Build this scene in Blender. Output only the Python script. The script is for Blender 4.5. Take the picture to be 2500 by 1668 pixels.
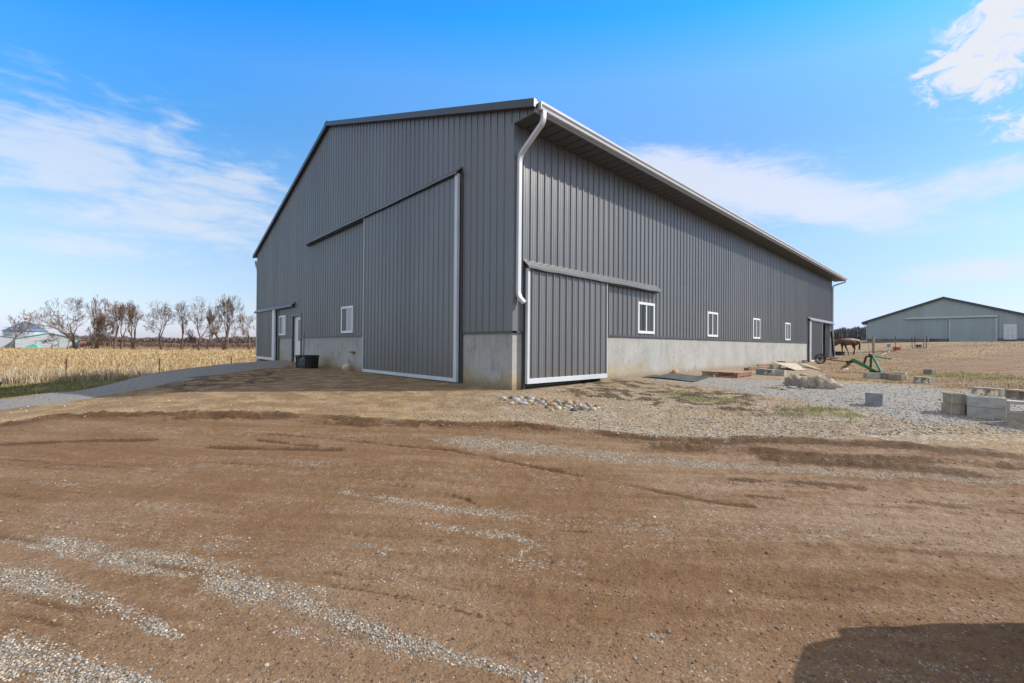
import bpy, math, random
import numpy as np
from mathutils import Vector, Matrix
R = math.radians
for _o in list(bpy.data.objects): bpy.data.objects.remove(_o)
scene = bpy.context.scene
COL = scene.collection

SKYTINT = [(0., (.47, .50, .80)), (.105, (.62, .6, .68)), (.272, (.78, .8, .81)), (.52, (.56, .93, 1.12)), (.649, (.56, 1.08, 1.42)), (.78, (.16, 1.05, 1.72)), (.86, (.2, .9, 1.4)), (1., (.95, 1.15, 1.2))]
CLOUD = (3.5, 3.65, 3.95)
SKYSTR, SUNSTR, EXPO = .15, 3.5, .64
BROWN = [(.28, (.086, .046, .022)), (.43, (.152, .085, .042)), (.55, (.2, .117, .061)), (.72, (.26, .167, .095))]
TANP = [(.2, (.12, .075, .035)), (.4, (.28, .19, .094)), (.58, (.39, .285, .158)), (.8, (.52, .44, .32))]
FINE = [(.25, (.16, .15, .138)), (.5, (.275, .26, .238)), (.75, (.38, .365, .34))]
MUD = [(.3, (.034, .018, .009)), (.5, (.078, .044, .022)), (.7, (.135, .082, .044))]
SIDING = (.155, .159, .16)
FILL_DECK = (3.9, 3.85, 3.8)

# ------------------------------------------------------------------ camera
F, YAW, PIT, ROL = 1059.107, R(46.472), R(.476), R(.446)      # focal length for a 2500 px wide frame
CAM = np.array([-6.2104, -6.5288, .9529])
fw = np.array([math.cos(YAW)*math.cos(PIT), math.sin(YAW)*math.cos(PIT), math.sin(PIT)])
rt = np.array([math.sin(YAW), -math.cos(YAW), 0.])
up = np.cross(rt, fw)
cr, sr = math.cos(ROL), math.sin(ROL)
cam = bpy.data.cameras.new('camera'); camo = bpy.data.objects.new('camera', cam); COL.objects.link(camo)
_x = cr*rt+sr*up; _y = -sr*rt+cr*up; _z = -fw
camo.matrix_world = Matrix(((_x[0], _y[0], _z[0], CAM[0]), (_x[1], _y[1], _z[1], CAM[1]), (_x[2], _y[2], _z[2], CAM[2]), (0, 0, 0, 1)))
cam.sensor_width = 36; cam.lens = F/2500*36; cam.clip_start = .05; cam.clip_end = 8000
scene.camera = camo

# ------------------------------------------------------------------ node helpers
def nd(nt, typ, ins=None, **kw):
    n = nt.nodes.new(typ)
    for k, v in kw.items(): setattr(n, k, v)
    for k, v in (ins or {}).items():
        if isinstance(v, bpy.types.NodeSocket): nt.links.new(v, n.inputs[k])
        elif isinstance(v, bpy.types.Node): nt.links.new(v.outputs[0], n.inputs[k])
        else: n.inputs[k].default_value = v
    return n
def math_(nt, op, a, b=0., c=0., clamp=False):
    return nd(nt, 'ShaderNodeMath', {0: a, 1: b, 2: c}, operation=op, use_clamp=clamp).outputs[0]
def mixc(nt, f, a, b, blend='MIX'):
    n = nt.nodes.new('ShaderNodeMix'); n.data_type = 'RGBA'; n.blend_type = blend
    for i, v in ((0, f), (6, a), (7, b)):
        if isinstance(v, bpy.types.NodeSocket): nt.links.new(v, n.inputs[i])
        else: n.inputs[i].default_value = v if i == 0 else (*v[:3], 1)
    return n.outputs[2]
def sstep(nt, v, lo, hi):
    n = nd(nt, 'ShaderNodeMapRange', {0: v, 1: lo, 2: hi, 3: 0., 4: 1.}, interpolation_type='SMOOTHSTEP'); return n.outputs[0]
def ramp(nt, f, stops, interp='LINEAR'):
    n = nt.nodes.new('ShaderNodeValToRGB'); r = n.color_ramp; r.interpolation = interp
    while len(r.elements) < len(stops): r.elements.new(.5)
    for e, (p, c) in zip(r.elements, stops): e.position = p; e.color = (*c, 1)
    nt.links.new(f, n.inputs[0]); return n.outputs[0]
def noise(nt, vec, scale, detail=4., rough=.55, dist=0.):
    return nd(nt, 'ShaderNodeTexNoise', {'Vector': vec, 'Scale': scale, 'Detail': detail, 'Roughness': rough, 'Distortion': dist}).outputs[0]
def mapping(nt, vec, scale):
    return nd(nt, 'ShaderNodeVectorMath', {0: vec, 1: scale}, operation='MULTIPLY').outputs[0]

# ------------------------------------------------------------------ world sky and sun
SUN_AZ, SUN_EL = -39., 36.6
world = bpy.data.worlds.new('World'); scene.world = world; world.use_nodes = True
nt = world.node_tree; nt.nodes.clear()
sky = nt.nodes.new('ShaderNodeTexSky'); sky.sky_type = 'NISHITA'; sky.sun_disc = False
sky.sun_elevation = R(SUN_EL); sky.sun_rotation = R(90-SUN_AZ)
sky.air_density = 1.0; sky.dust_density = .6; sky.ozone_density = 1.6; sky.altitude = 250
gen = nt.nodes.new('ShaderNodeTexCoord').outputs['Generated']
def dot(v): return nd(nt, 'ShaderNodeVectorMath', {0: gen, 1: v}, operation='DOT_PRODUCT').outputs['Value']
az = math_(nt, 'ARCTAN2', dot((math.sin(YAW), -math.cos(YAW), 0)), dot((math.cos(YAW), math.sin(YAW), 0)))
el = math_(nt, 'ARCSINE', dot((0, 0, 1)))
tint = ramp(nt, math_(nt, 'MULTIPLY', math_(nt, 'MULTIPLY_ADD', math_(nt, 'MULTIPLY', az, az), math_(nt, 'MULTIPLY', el, .22), el), 1.2), SKYTINT)
vec = nd(nt, 'ShaderNodeCombineXYZ', {0: az, 1: el, 2: 0.}).outputs[0]
def blob(u, t, ru, rtt, tilt=0.):
    a0 = math.atan((u-1250)/1059); e0 = math.atan((840-t)/1059*math.cos(a0))
    ra = ru/1059*math.cos(a0)**2; re = rtt/1059*math.cos(a0)
    da = math_(nt, 'SUBTRACT', az, a0); de = math_(nt, 'SUBTRACT', el, e0)
    de = math_(nt, 'ADD', de, math_(nt, 'MULTIPLY', da, tilt))
    da = math_(nt, 'DIVIDE', da, ra); de = math_(nt, 'DIVIDE', de, re)
    r2 = math_(nt, 'ADD', math_(nt, 'MULTIPLY', da, da), math_(nt, 'MULTIPLY', de, de))
    return math_(nt, 'EXPONENT', math_(nt, 'MULTIPLY', r2, -1.))
def total(l):
    s = l[0]
    for x in l[1:]: s = math_(nt, 'ADD', s, x)
    return s
pl = nd(nt, 'ShaderNodeCombineXYZ', {0: math_(nt, 'DIVIDE', az, math_(nt, 'ADD', el, .28)), 1: math_(nt, 'DIVIDE', 1., math_(nt, 'ADD', el, .22)), 2: 0.}).outputs[0]
n_soft = noise(nt, mapping(nt, vec, (7, 17, 1)), 1.6, 8, .62, .9)
n_rip = noise(nt, mapping(nt, pl, (2.6, 5.2, 1)), 2.1, 6, .55, .5)
n_big = noise(nt, mapping(nt, pl, (.9, 1.9, 1)), 1.7, 3, .5, .3)
n_fib = noise(nt, mapping(nt, vec, (9, 46, 1)), 1.3, 7, .65, 1.4)
n_puff = noise(nt, mapping(nt, vec, (15, 24, 1)), 1.5, 10, .66, 1.0)
ripple = total([blob(20, 350, 260, 100), blob(330, 420, 430, 150, .05), blob(560, 500, 360, 100, .1), blob(140, 605, 380, 45)])
veil = total([blob(1800, 440, 260, 80, .1), blob(2040, 500, 300, 58, .3), blob(2420, 425, 300, 50), blob(1590, 400, 140, 55, .2), blob(2400, 650, 300, 40), blob(420, 555, 420, 42)])
puff = total([blob(2440, 120, 150, 110), blob(2330, 165, 120, 50), blob(2500, 285, 80, 40), blob(2520, 0, 200, 70)])
n_pat = noise(nt, mapping(nt, vec, (8, 27, 1)), 1., 5, .58, .35)
n_pat2 = noise(nt, mapping(nt, vec, (15, 58, 1)), 1., 4, .55, .5)
m1 = math_(nt, 'MULTIPLY', sstep(nt, total([math_(nt, 'MULTIPLY', ripple, .24), math_(nt, 'MULTIPLY', n_pat, 1.15), math_(nt, 'MULTIPLY', n_pat2, .6), math_(nt, 'MULTIPLY', n_big, .1)]), .98, 1.5), .62)
m1 = math_(nt, 'MULTIPLY', m1, sstep(nt, ripple, .04, .5))
m2 = math_(nt, 'MULTIPLY', sstep(nt, total([math_(nt, 'MULTIPLY', veil, .62), math_(nt, 'MULTIPLY', n_soft, .75), math_(nt, 'MULTIPLY', n_fib, .42)]), .78, 1.42), .8)
m2 = math_(nt, 'MULTIPLY', m2, sstep(nt, veil, .03, .4))
m3 = math_(nt, 'MULTIPLY', sstep(nt, math_(nt, 'ADD', math_(nt, 'MULTIPLY', puff, .32), math_(nt, 'MULTIPLY', n_puff, 1.5)),   .84, 1.2), sstep(nt, puff, .05, .5))
mask = math_(nt, 'MAXIMUM', math_(nt, 'MAXIMUM', m1, m2), m3)
tinted = mixc(nt, 1., sky.outputs[0], tint, 'MULTIPLY')
tinted = mixc(nt, math_(nt, 'MULTIPLY', sstep(nt, az, -.1, .9), sstep(nt, el, .75, .3)), tinted, mixc(nt, 1., tinted, (.72, .78, .93), 'MULTIPLY'))
tinted = mixc(nt, math_(nt, 'MULTIPLY', sstep(nt, az, -.2, -.9), sstep(nt, el, .2, .5)), tinted, mixc(nt, 1., tinted, (.45, .85, 1.), 'MULTIPLY'))
tinted = mixc(nt, math_(nt, 'MULTIPLY', sstep(nt, az, -.15, .5), sstep(nt, el, .2, .45)), tinted, mixc(nt, 1., tinted, (1.06, .91, 1.), 'MULTIPLY'))
skyc = mixc(nt, mask, tinted, CLOUD)
# unseen bright cloud added to fill the shade: deck overhead and behind
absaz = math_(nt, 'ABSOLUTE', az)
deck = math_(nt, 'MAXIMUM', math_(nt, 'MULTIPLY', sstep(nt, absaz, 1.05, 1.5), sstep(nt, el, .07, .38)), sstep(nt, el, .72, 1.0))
fill_noise = noise(nt, mapping(nt, gen, (1, 1, 1.6)), 2.2, 6, .6)
skyc = mixc(nt, math_(nt, 'MULTIPLY', deck, sstep(nt, fill_noise, .3, .55)), skyc, FILL_DECK)
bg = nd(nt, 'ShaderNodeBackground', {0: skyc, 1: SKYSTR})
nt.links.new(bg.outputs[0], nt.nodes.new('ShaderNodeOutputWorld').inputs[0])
sun = bpy.data.lights.new('sun', 'SUN'); sun.energy = SUNSTR; sun.angle = R(.53); sun.color = (1., .935, .83)
suno = bpy.data.objects.new('sun', sun); COL.objects.link(suno)
sdir = Vector((math.cos(R(SUN_AZ))*math.cos(R(SUN_EL)), math.sin(R(SUN_AZ))*math.cos(R(SUN_EL)), math.sin(R(SUN_EL))))
suno.rotation_euler = sdir.to_track_quat('Z', 'Y').to_euler(); suno.location = (0, -20, 30)
scene.view_settings.view_transform = 'Standard'; scene.view_settings.look = 'None'
scene.view_settings.exposure = EXPO; scene.view_settings.gamma = 1

# ------------------------------------------------------------------ mesh helpers
class MB:
    """collects boxes, tubes, prisms and loose faces for ONE mesh object"""
    def __init__(s): s.v = []; s.f = []; s.m = []; s.cur = 0
    def add(s, vs, fs):
        b = len(s.v); s.v += [tuple(map(float, p)) for p in vs]
        s.f += [tuple(b+i for i in f) for f in fs]; s.m += [s.cur]*len(fs); return s
    def box(s, lo, hi, M=None):
        x0, y0, z0 = lo; x1, y1, z1 = hi
        vs = [(x0, y0, z0), (x1, y0, z0), (x1, y1, z0), (x0, y1, z0), (x0, y0, z1), (x1, y0, z1), (x1, y1, z1), (x0, y1, z1)]
        if M is not None: vs = [tuple(M @ Vector(p)) for p in vs]
        return s.add(vs, [(0, 3, 2, 1), (4, 5, 6, 7), (0, 1, 5, 4), (1, 2, 6, 5), (2, 3, 7, 6), (3, 0, 4, 7)])
    def bar(s, p, q, w, h, upv=(0, 0, 1)):
        p = Vector(p); q = Vector(q); d = (q-p).normalized(); a = d.cross(Vector(upv))
        if a.length < 1e-4: a = d.cross(Vector((1, 0, 0)))
        a.normalize(); b = a.cross(d)
        M = Matrix((d, a, b)).transposed().to_4x4(); M.translation = p
        return s.box((0, -w/2, -h/2), ((q-p).length, w/2, h/2), M)
    def tube(s, pts, rad, n=10, cap=True, square=None):
        """tube through pts with radius rad (number or list); square=(w,d) makes a rectangular section"""
        pts = [Vector(p) for p in pts]; k = len(pts)
        rad = [rad]*k if isinstance(rad, (int, float)) else rad
        vs = []; prev = None
        for i, p in enumerate(pts):
            t = (pts[min(i+1, k-1)]-pts[max(i-1, 0)]).normalized()
            if prev is None:
                a = t.cross(Vector((0, 0, 1)))
                if a.length < 1e-3: a = t.cross(Vector((0, 1, 0)))
            else: a = prev-t*prev.dot(t)
            a.normalize(); prev = a; b = t.cross(a)
            if square:
                w, d = square
                for (u, v) in ((-w, -d), (w, -d), (w, d), (-w, d)): vs.append(p+a*u/2+b*v/2)
            else:
                for j in range(n):
                    an = 2*math.pi*j/n; vs.append(p+(a*math.cos(an)+b*math.sin(an))*rad[i])
        n = 4 if square else n
        fs = [(i*n+j, i*n+(j+1) % n, (i+1)*n+(j+1) % n, (i+1)*n+j) for i in range(k-1) for j in range(n)]
        if cap: fs += [tuple(range(n-1, -1, -1)), tuple((k-1)*n+j for j in range(n))]
        return s.add(vs, fs)
    def lathe(s, prof, n=24, c=(0, 0, 0)):
        vs = [(c[0]+r*math.cos(2*math.pi*j/n), c[1]+r*math.sin(2*math.pi*j/n), c[2]+z) for r, z in prof for j in range(n)]
        k = len(prof)
        fs = [(i*n+j, i*n+(j+1) % n, (i+1)*n+(j+1) % n, (i+1)*n+j) for i in range(k-1) for j in range(n)]
        return s.add(vs, fs)
    def prism(s, poly, z0, z1):
        n = len(poly)
        vs = [(x, y, z0) for x, y in poly]+[(x, y, z1) for x, y in poly]
        return s.add(vs, [tuple(range(n-1, -1, -1)), tuple(range(n, 2*n))]+[(i, (i+1) % n, n+(i+1) % n, n+i) for i in range(n)])
    def build(s, name, mats, parent=None, smooth=False, bevel=0., loc=None, rotz=0.):
        me = bpy.data.meshes.new(name); me.from_pydata(s.v, [], s.f); me.update()
        for m in (mats if isinstance(mats, (list, tuple)) else [mats]): me.materials.append(m)
        if any(s.m): me.polygons.foreach_set('material_index', s.m)
        if smooth: me.polygons.foreach_set('use_smooth', [True]*len(me.polygons))
        o = bpy.data.objects.new(name, me); COL.objects.link(o)
        if parent is not None: o.parent = parent
        if loc is not None: o.location = loc
        o.rotation_euler.z = rotz
        if bevel:
            b = o.modifiers.new('bevel', 'BEVEL'); b.width = bevel; b.segments = 2; b.limit_method = 'ANGLE'
        return o
def mesh_np(name, v, quads, mats, parent=None, smooth=False, cols=None, k=4):
    """fast mesh from numpy arrays, all faces with k corners"""
    me = bpy.data.meshes.new(name); nf = len(quads)
    me.vertices.add(len(v)); me.vertices.foreach_set('co', np.ascontiguousarray(v, np.float32).ravel())
    me.loops.add(nf*k); me.loops.foreach_set('vertex_index', np.ascontiguousarray(quads, np.int32).ravel())
    me.polygons.add(nf); me.polygons.foreach_set('loop_start', np.arange(0, nf*k, k, dtype=np.int32))
    me.polygons.foreach_set('loop_total', np.full(nf, k, np.int32))
    if smooth: me.polygons.foreach_set('use_smooth', np.ones(nf, bool))
    me.update(calc_edges=True)
    if cols is not None:
        for nm, c in cols.items():
            at = me.attributes.new(nm, 'FLOAT_COLOR', 'POINT'); at.data.foreach_set('color', np.ascontiguousarray(c, np.float32).ravel())
    for m in (mats if isinstance(mats, (list, tuple)) else [mats]): me.materials.append(m)
    o = bpy.data.objects.new(name, me); COL.objects.link(o)
    if parent is not None: o.parent = parent
    return o
def tag(o, label=None, cat=None, group=None, kind=None):
    for k, v in (('label', label), ('category', cat), ('group', group), ('kind', kind)):
        if v: o[k] = v
    return o
def empty(name, loc, rz=0., label=None, cat=None, group=None):
    o = bpy.data.objects.new(name, None); COL.objects.link(o); o.location = loc; o.rotation_euler = (0, 0, rz)
    o.empty_display_size = .1
    return tag(o, label, cat, group)
def copy_tree(o, parent=None):
    c = o.copy(); COL.objects.link(c); c.parent = parent
    for ch in list(o.children): copy_tree(ch, c)
    return c

# ------------------------------------------------------------------ materials
def mat(name, c1, c2=None, scale=3., rough=.6, metal=0., spec=.5, bump=0., bscale=40., stretch=(1, 1, 1), fine=0., det=5., coat=0.):
    m = bpy.data.materials.new(name); m.use_nodes = True; nt = m.node_tree; p = nt.nodes['Principled BSDF']
    p.inputs['Roughness'].default_value = rough; p.inputs['Metallic'].default_value = metal
    p.inputs['Specular IOR Level'].default_value = spec; p.inputs['Coat Weight'].default_value = coat
    co = nt.nodes.new('ShaderNodeTexCoord').outputs['Object']
    if c2 is None and not fine: p.inputs['Base Color'].default_value = (*c1, 1)
    else:
        f = sstep(nt, noise(nt, mapping(nt, co, stretch), scale, det, .6), .32, .68)
        col = mixc(nt, f, c1, c2 or c1)
        if fine:
            g = noise(nt, co, bscale, 3, .7)
            col = mixc(nt, 1., col, nd(nt, 'ShaderNodeCombineColor', {i: math_(nt, 'MULTIPLY_ADD', g, 2*fine, 1-fine) for i in range(3)}).outputs[0], 'MULTIPLY')
        nt.links.new(col, p.inputs['Base Color'])
    if bump:
        b = nd(nt, 'ShaderNodeBump', {'Height': noise(nt, co, bscale, 4, .6), 'Strength': 1., 'Distance': bump})
        nt.links.new(b.outputs[0], p.inputs['Normal'])
    return m
def vcol_mat(name, attr='tone', rough=.9, spec=.2, trans=0.):
    m = bpy.data.materials.new(name); m.use_nodes = True; nt = m.node_tree; p = nt.nodes['Principled BSDF']
    a = nt.nodes.new('ShaderNodeAttribute'); a.attribute_name = attr
    nt.links.new(a.outputs['Color'], p.inputs['Base Color'])
    p.inputs['Roughness'].default_value = rough; p.inputs['Specular IOR Level'].default_value = spec
    return m

# ------------------------------------------------------------------ terrain height
FH = np.array([math.cos(YAW), math.sin(YAW)]); RH = np.array([math.sin(YAW), -math.cos(YAW)])
def to_ad(x, y):
    dx = x-CAM[0]; dy = y-CAM[1]
    return dx*RH[0]+dy*RH[1], dx*FH[0]+dy*FH[1]
def from_ad(a, d): return CAM[0]+a*RH[0]+d*FH[0], CAM[1]+a*RH[1]+d*FH[1]
CP = []                                                        # (tan of bearing, forward distance, height)
for t in (-1.4, -.8, -.3, .2, .7, 1.3):
    CP += [(t, 1.2, -.46), (t, 2.2, -.45)]
CP += [(-1.2, 3.5, -.4), (-.6, 3.5, -.4), (0, 3.3, -.4), (.6, 3., -.38), (1.1, 2.8, -.37), (-1.2, 5.2, -.24), (-.65, 5.3, -.22), (0, 5., -.25), (.5, 4.6, -.25),
       (1.15, 4.2, -.2), (-1.15, 6.6, -.13), (-.65, 6.6, -.08), (0, 6.4, -.1), (.5, 5.9, -.11), (1.15, 5.2, -.06), (-1., 8, -.06), (-.5, 8.5, .0), (0, 8.6, 0.), (.4, 8.2, .0),
       (.85, 6.6, .03), (1.2, 6.6, .03), (.3, 11.4, .06), (.4, 13.8, .08), (.58, 17.7, .09), (.72, 25.6, .11), (.8, 13, -.03), (.95, 13.2, -.03), (.62, 13.2, .07), (.8, 16, .03),
       (.72, 18, .07), (1., 14.6, .1), (1.2, 13, .17), (1.2, 9, .1), (.7, 9.5, .05), (.9, 9.5, .05), (-.1, 10.4, .05), (-.36, 14.2, .05), (-.47, 18, .07), (-.54, 23, .06), (-.3, 11, .04), (-.6, 12, .03),
       (-.83, 13.5, .0), (-.7, 17.7, .0), (-.55, 23.5, .05), (-1.05, 9.4, -.12), (-1.18, 8.6, -.2), (-.98, 10, -.2), (-.9, 13.8, -.35), (-1.1, 12.5, -.7), (-.8, 19, -.65), (-.95, 17.5, -.98), (-1.25, 15, -1.0), 
       (-1.03, 22.4, -1.1), (-.81, 25.6, -1.13), (-.64, 29.4, -1.15), (-.64, 46, -1.15), (-1.3, 20, -1.1), (-1., 60, -1.2), (-.6, 100, -1.2), (-1.1, 130, -1.25), (-.6, 200, -1.2), (-1.2, 400, -1.), (-.6, 600, -1.),
       (.85, 21, .12), (.69, 26, .11), (.75, 23, .1), (1.0, 20, .36), (1.1, 20, .52), (1.2, 18, .5), (.86, 28, .55), (.913, 28, .87), (.96, 30, 1.06), (1.09, 40, 1.52), (1.2, 25, .95), (1.2, 35, 1.45),
       (.8, 31, .37), (.72, 31, .3), (.78, 37, .36), (.7, 37, .36), (.87, 37, .5), (.8, 45, .74), (.72, 45, .6), (.9, 45, 1.15), (.8, 55, 1.3), (.82, 63, 1.85), (1., 58, 1.88), (1.2, 52, 1.9), (1.4, 50, 1.9), (.75, 70, 1.7), (.79, 120, 2.9), (.7, 120, 2.7), (1.2, 120, 2.6),
       (.6, 300, 3.), (1.2, 400, 4.), (.0, 300, .5), (0, 60, .1), (-.3, 40, .1), (.4, 40, .2), (.2, 25, .08), (-.2, 18, .06)]
_cp = np.array(CP); P_th = np.arctan(_cp[:, 0]); P_r = _cp[:, 1]/np.cos(P_th); P_z = _cp[:, 2]
_ex = [(th, r, z) for th in (-2.4, -1.6, 1.6, 2.4, math.pi) for r, z in ((1.5, -.46), (8, -.4), (60, -.4), (600, -.4))]
P_th = np.concatenate([P_th, [e[0] for e in _ex]]); P_r = np.concatenate([P_r, [e[1] for e in _ex]]); P_z = np.concatenate([P_z, [e[2] for e in _ex]])
P_X = np.stack([P_th*2.2, np.log(P_r)], 1)
def _tps(r2): return np.where(r2 > 1e-12, r2*np.log(np.maximum(r2, 1e-12)), 0)
_n = len(P_z); _A = np.zeros((_n+3, _n+3)); _d2 = ((P_X[:, None]-P_X[None])**2).sum(-1)
_A[:_n, :_n] = _tps(_d2)+np.eye(_n)*.012; _A[:_n, _n] = 1; _A[:_n, _n+1:] = P_X; _A[_n:, :_n] = _A[:_n, _n:].T
_w = np.linalg.solve(_A, np.concatenate([P_z, [0, 0, 0]]))
def base_h(x, y):
    x = np.atleast_1d(np.asarray(x, float)); y = np.atleast_1d(np.asarray(y, float)); out = np.empty_like(x)
    for i in range(0, len(x), 40000):
        a, d = to_ad(x[i:i+40000], y[i:i+40000]); r = np.clip(np.hypot(a, d), 1., 900)
        X = np.stack([np.arctan2(a, d)*2.2, np.log(r)], 1)
        d2 = (X**2).sum(1)[:, None]+(P_X**2).sum(1)[None]-2*X@P_X.T
        out[i:i+40000] = _tps(np.maximum(d2, 0))@_w[:_n]+_w[_n]+X@_w[_n+1:]
    return out
def ray(u, t):
    x = (u-1250)/F; y = (t-834)/F
    return fw+(cr*x+sr*y)*rt-(-sr*x+cr*y)*up
def hit(u, t, ax, val):
    d = ray(u, t); return CAM+d*(val-CAM[ax])/d[ax]
def G(u, t):
    """the ground point seen along a sight line of the survey photograph (marching along the line)"""
    d = ray(u, t); s = np.geomspace(.6, 900, 1500); P = CAM+s[:, None]*d
    below = P[:, 2] < base_h(P[:, 0], P[:, 1])
    i = int(np.argmax(below)) if below.any() else len(s)-1
    lo, hi = s[max(i-1, 0)], s[i]
    for _ in range(14):
        m = (lo+hi)/2; p = CAM+m*d
        if p[2] < base_h(p[0], p[1])[0]: hi = m
        else: lo = m
    p = CAM+hi*d; return np.array([p[0], p[1], base_h(p[0], p[1])[0]])
def gh(x, y): return float(base_h(x, y)[0])

# cheap value noise for vertices
_rng = np.random.default_rng(7); _lat = _rng.random((256, 256))
def vnoise(x, y):
    xi = np.floor(x).astype(int); yi = np.floor(y).astype(int); fx = x-xi; fy = y-yi
    fx = fx*fx*(3-2*fx); fy = fy*fy*(3-2*fy); g = lambda i, j: _lat[i % 256, j % 256]
    return (g(xi, yi)*(1-fx)+g(xi+1, yi)*fx)*(1-fy)+(g(xi, yi+1)*(1-fx)+g(xi+1, yi+1)*fx)*fy
def fbm(x, y, o=4):
    s = 0; a = .5
    for i in range(o): s = s+a*vnoise(x*2**i+17.3*i, y*2**i-9.1*i); a *= .5
    return s/(1-.5**o)
def smooth(x, a, b):
    t = np.clip((x-a)/(b-a), 0, 1); return t*t*(3-2*t)
def path_dist(px, py, pts, vals):
    """distance to a polyline and the interpolated value along it"""
    best = np.full(px.shape, 1e9); val = np.zeros(px.shape)
    for (p, q, v0, v1) in zip(pts[:-1], pts[1:], vals[:-1], vals[1:]):
        ex, ey = q[0]-p[0], q[1]-p[1]; L = ex*ex+ey*ey+1e-12
        t = np.clip(((px-p[0])*ex+(py-p[1])*ey)/L, 0, 1)
        d = np.hypot(px-p[0]-t*ex, py-p[1]-t*ey)
        m = d < best; best = np.where(m, d, best); val = np.where(m, v0+(v1-v0)*t, val)
    return best, val
def poly_sd(px, py, poly):
    """signed distance to a polygon, positive inside"""
    n = len(poly); ins = np.zeros(px.shape, bool)
    dist, _ = path_dist(px, py, list(poly)+[poly[0]], [0]*(n+1))
    for i in range(n):
        (x0, y0), (x1, y1) = poly[i], poly[(i+1) % n]
        c = ((y0 > py) != (y1 > py)) & (px < (x1-x0)*(py-y0)/((y1-y0) or 1e-9)+x0); ins ^= c
    return np.where(ins, dist, -dist)
def LZ(pts): return [(u*.5319, 960+t*.5319) for u, t in pts]     # survey sheets of the left and right foreground
def RZ(pts): return [(1250+u*.5319, 960+t*.5319) for u, t in pts]
def GP(pts): return [tuple(G(u, t)[:2]) for u, t in pts]
def streak(pts, th):
    """polyline of sight points with apparent thickness -> ground polyline and half widths in metres"""
    P = []; W = []
    for (u, t), h in zip(pts, th):
        a = G(u, t-h/2); b = G(u, t+h/2); P.append(tuple(((a+b)/2)[:2])); W.append(.5*float(np.hypot(*(a-b)[:2])))
    return P, W

# ------------------------------------------------------------------ ground sheet: surface layers
gravel_streaks = [
    (LZ([(40, 665), (250, 692), (500, 742), (750, 782), (950, 830), (1100, 880), (1300, 930), (1450, 1000), (1650, 1050), (1850, 1140), (2050, 1200), (2340, 1285)]),
     [16, 26, 36, 52, 66, 60, 62, 50, 46, 34, 34, 30], 1.),
    (LZ([(-60, 820), (120, 870), (250, 910), (400, 960), (550, 1010), (700, 1060), (820, 1120)]), [40, 46, 34, 34, 32, 26, 16], 1.),
    (LZ([(-150, 1250), (100, 1235), (250, 1280), (420, 1310), (620, 1345), (760, 1400)]), [200, 140, 110, 80, 60, 30], 1.2),
    (LZ([(1580, 455), (1750, 482), (1900, 500), (2100, 532), (2350, 560)])+RZ([(150, 590)]), [10, 15, 15, 20, 22, 10], .75),
    (LZ([(1900, 590), (2100, 622), (2200, 640), (2350, 652)])+RZ([(120, 690)]), [8, 14, 18, 20, 10], .7),
    (LZ([(2080, 715), (2250, 745), (2350, 768)])+RZ([(100, 700)]), [8, 15, 14, 8], .65),
    (LZ([(1660, 688), (1720, 700)]), [8, 10], .6), (LZ([(1740, 732), (1890, 748)]), [8, 8], .6),
    (LZ([(1030, 664), (1150, 662)]), [9, 8], .5), (RZ([(400, 640), (480, 648)]), [14, 12], .75),
    (LZ([(280, 512), (600, 490), (900, 530), (1100, 560)]), [18, 20, 24, 14], .33), (LZ([(0, 380), (200, 400), (420, 440)]), [30, 26, 18], .35),
    (LZ([(60, 570), (400, 590), (700, 620)]), [20, 18, 14], .3),
    (RZ([(-390, 205), (-200, 235), (0, 245), (300, 282), (600, 300), (800, 318), (1000, 332), (1300, 352), (1600, 372), (1900, 380), (2400, 400)]), [10, 34, 38, 46, 44, 26, 16, 16, 16, 18, 22], .85),
    (RZ([(100, 190), (500, 205), (800, 228)]), [8, 10, 8], .6),
    (RZ([(900, 965), (1180, 1060), (1480, 1110)]), [14, 16, 10], .3), (RZ([(660, 1110), (700, 1130)]), [22, 16], .5),
    (RZ([(1500, 1160), (1900, 1250), (2200, 1300)]), [16, 20, 16], .33), (RZ([(-20, 1260), (60, 1310), (120, 1340)]), [20, 40, 30], .7),
    (RZ([(700, 390), (1000, 410)]), [10, 12], .5), (RZ([(1780, 440), (2060, 460)]), [8, 8], .5)]
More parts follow.
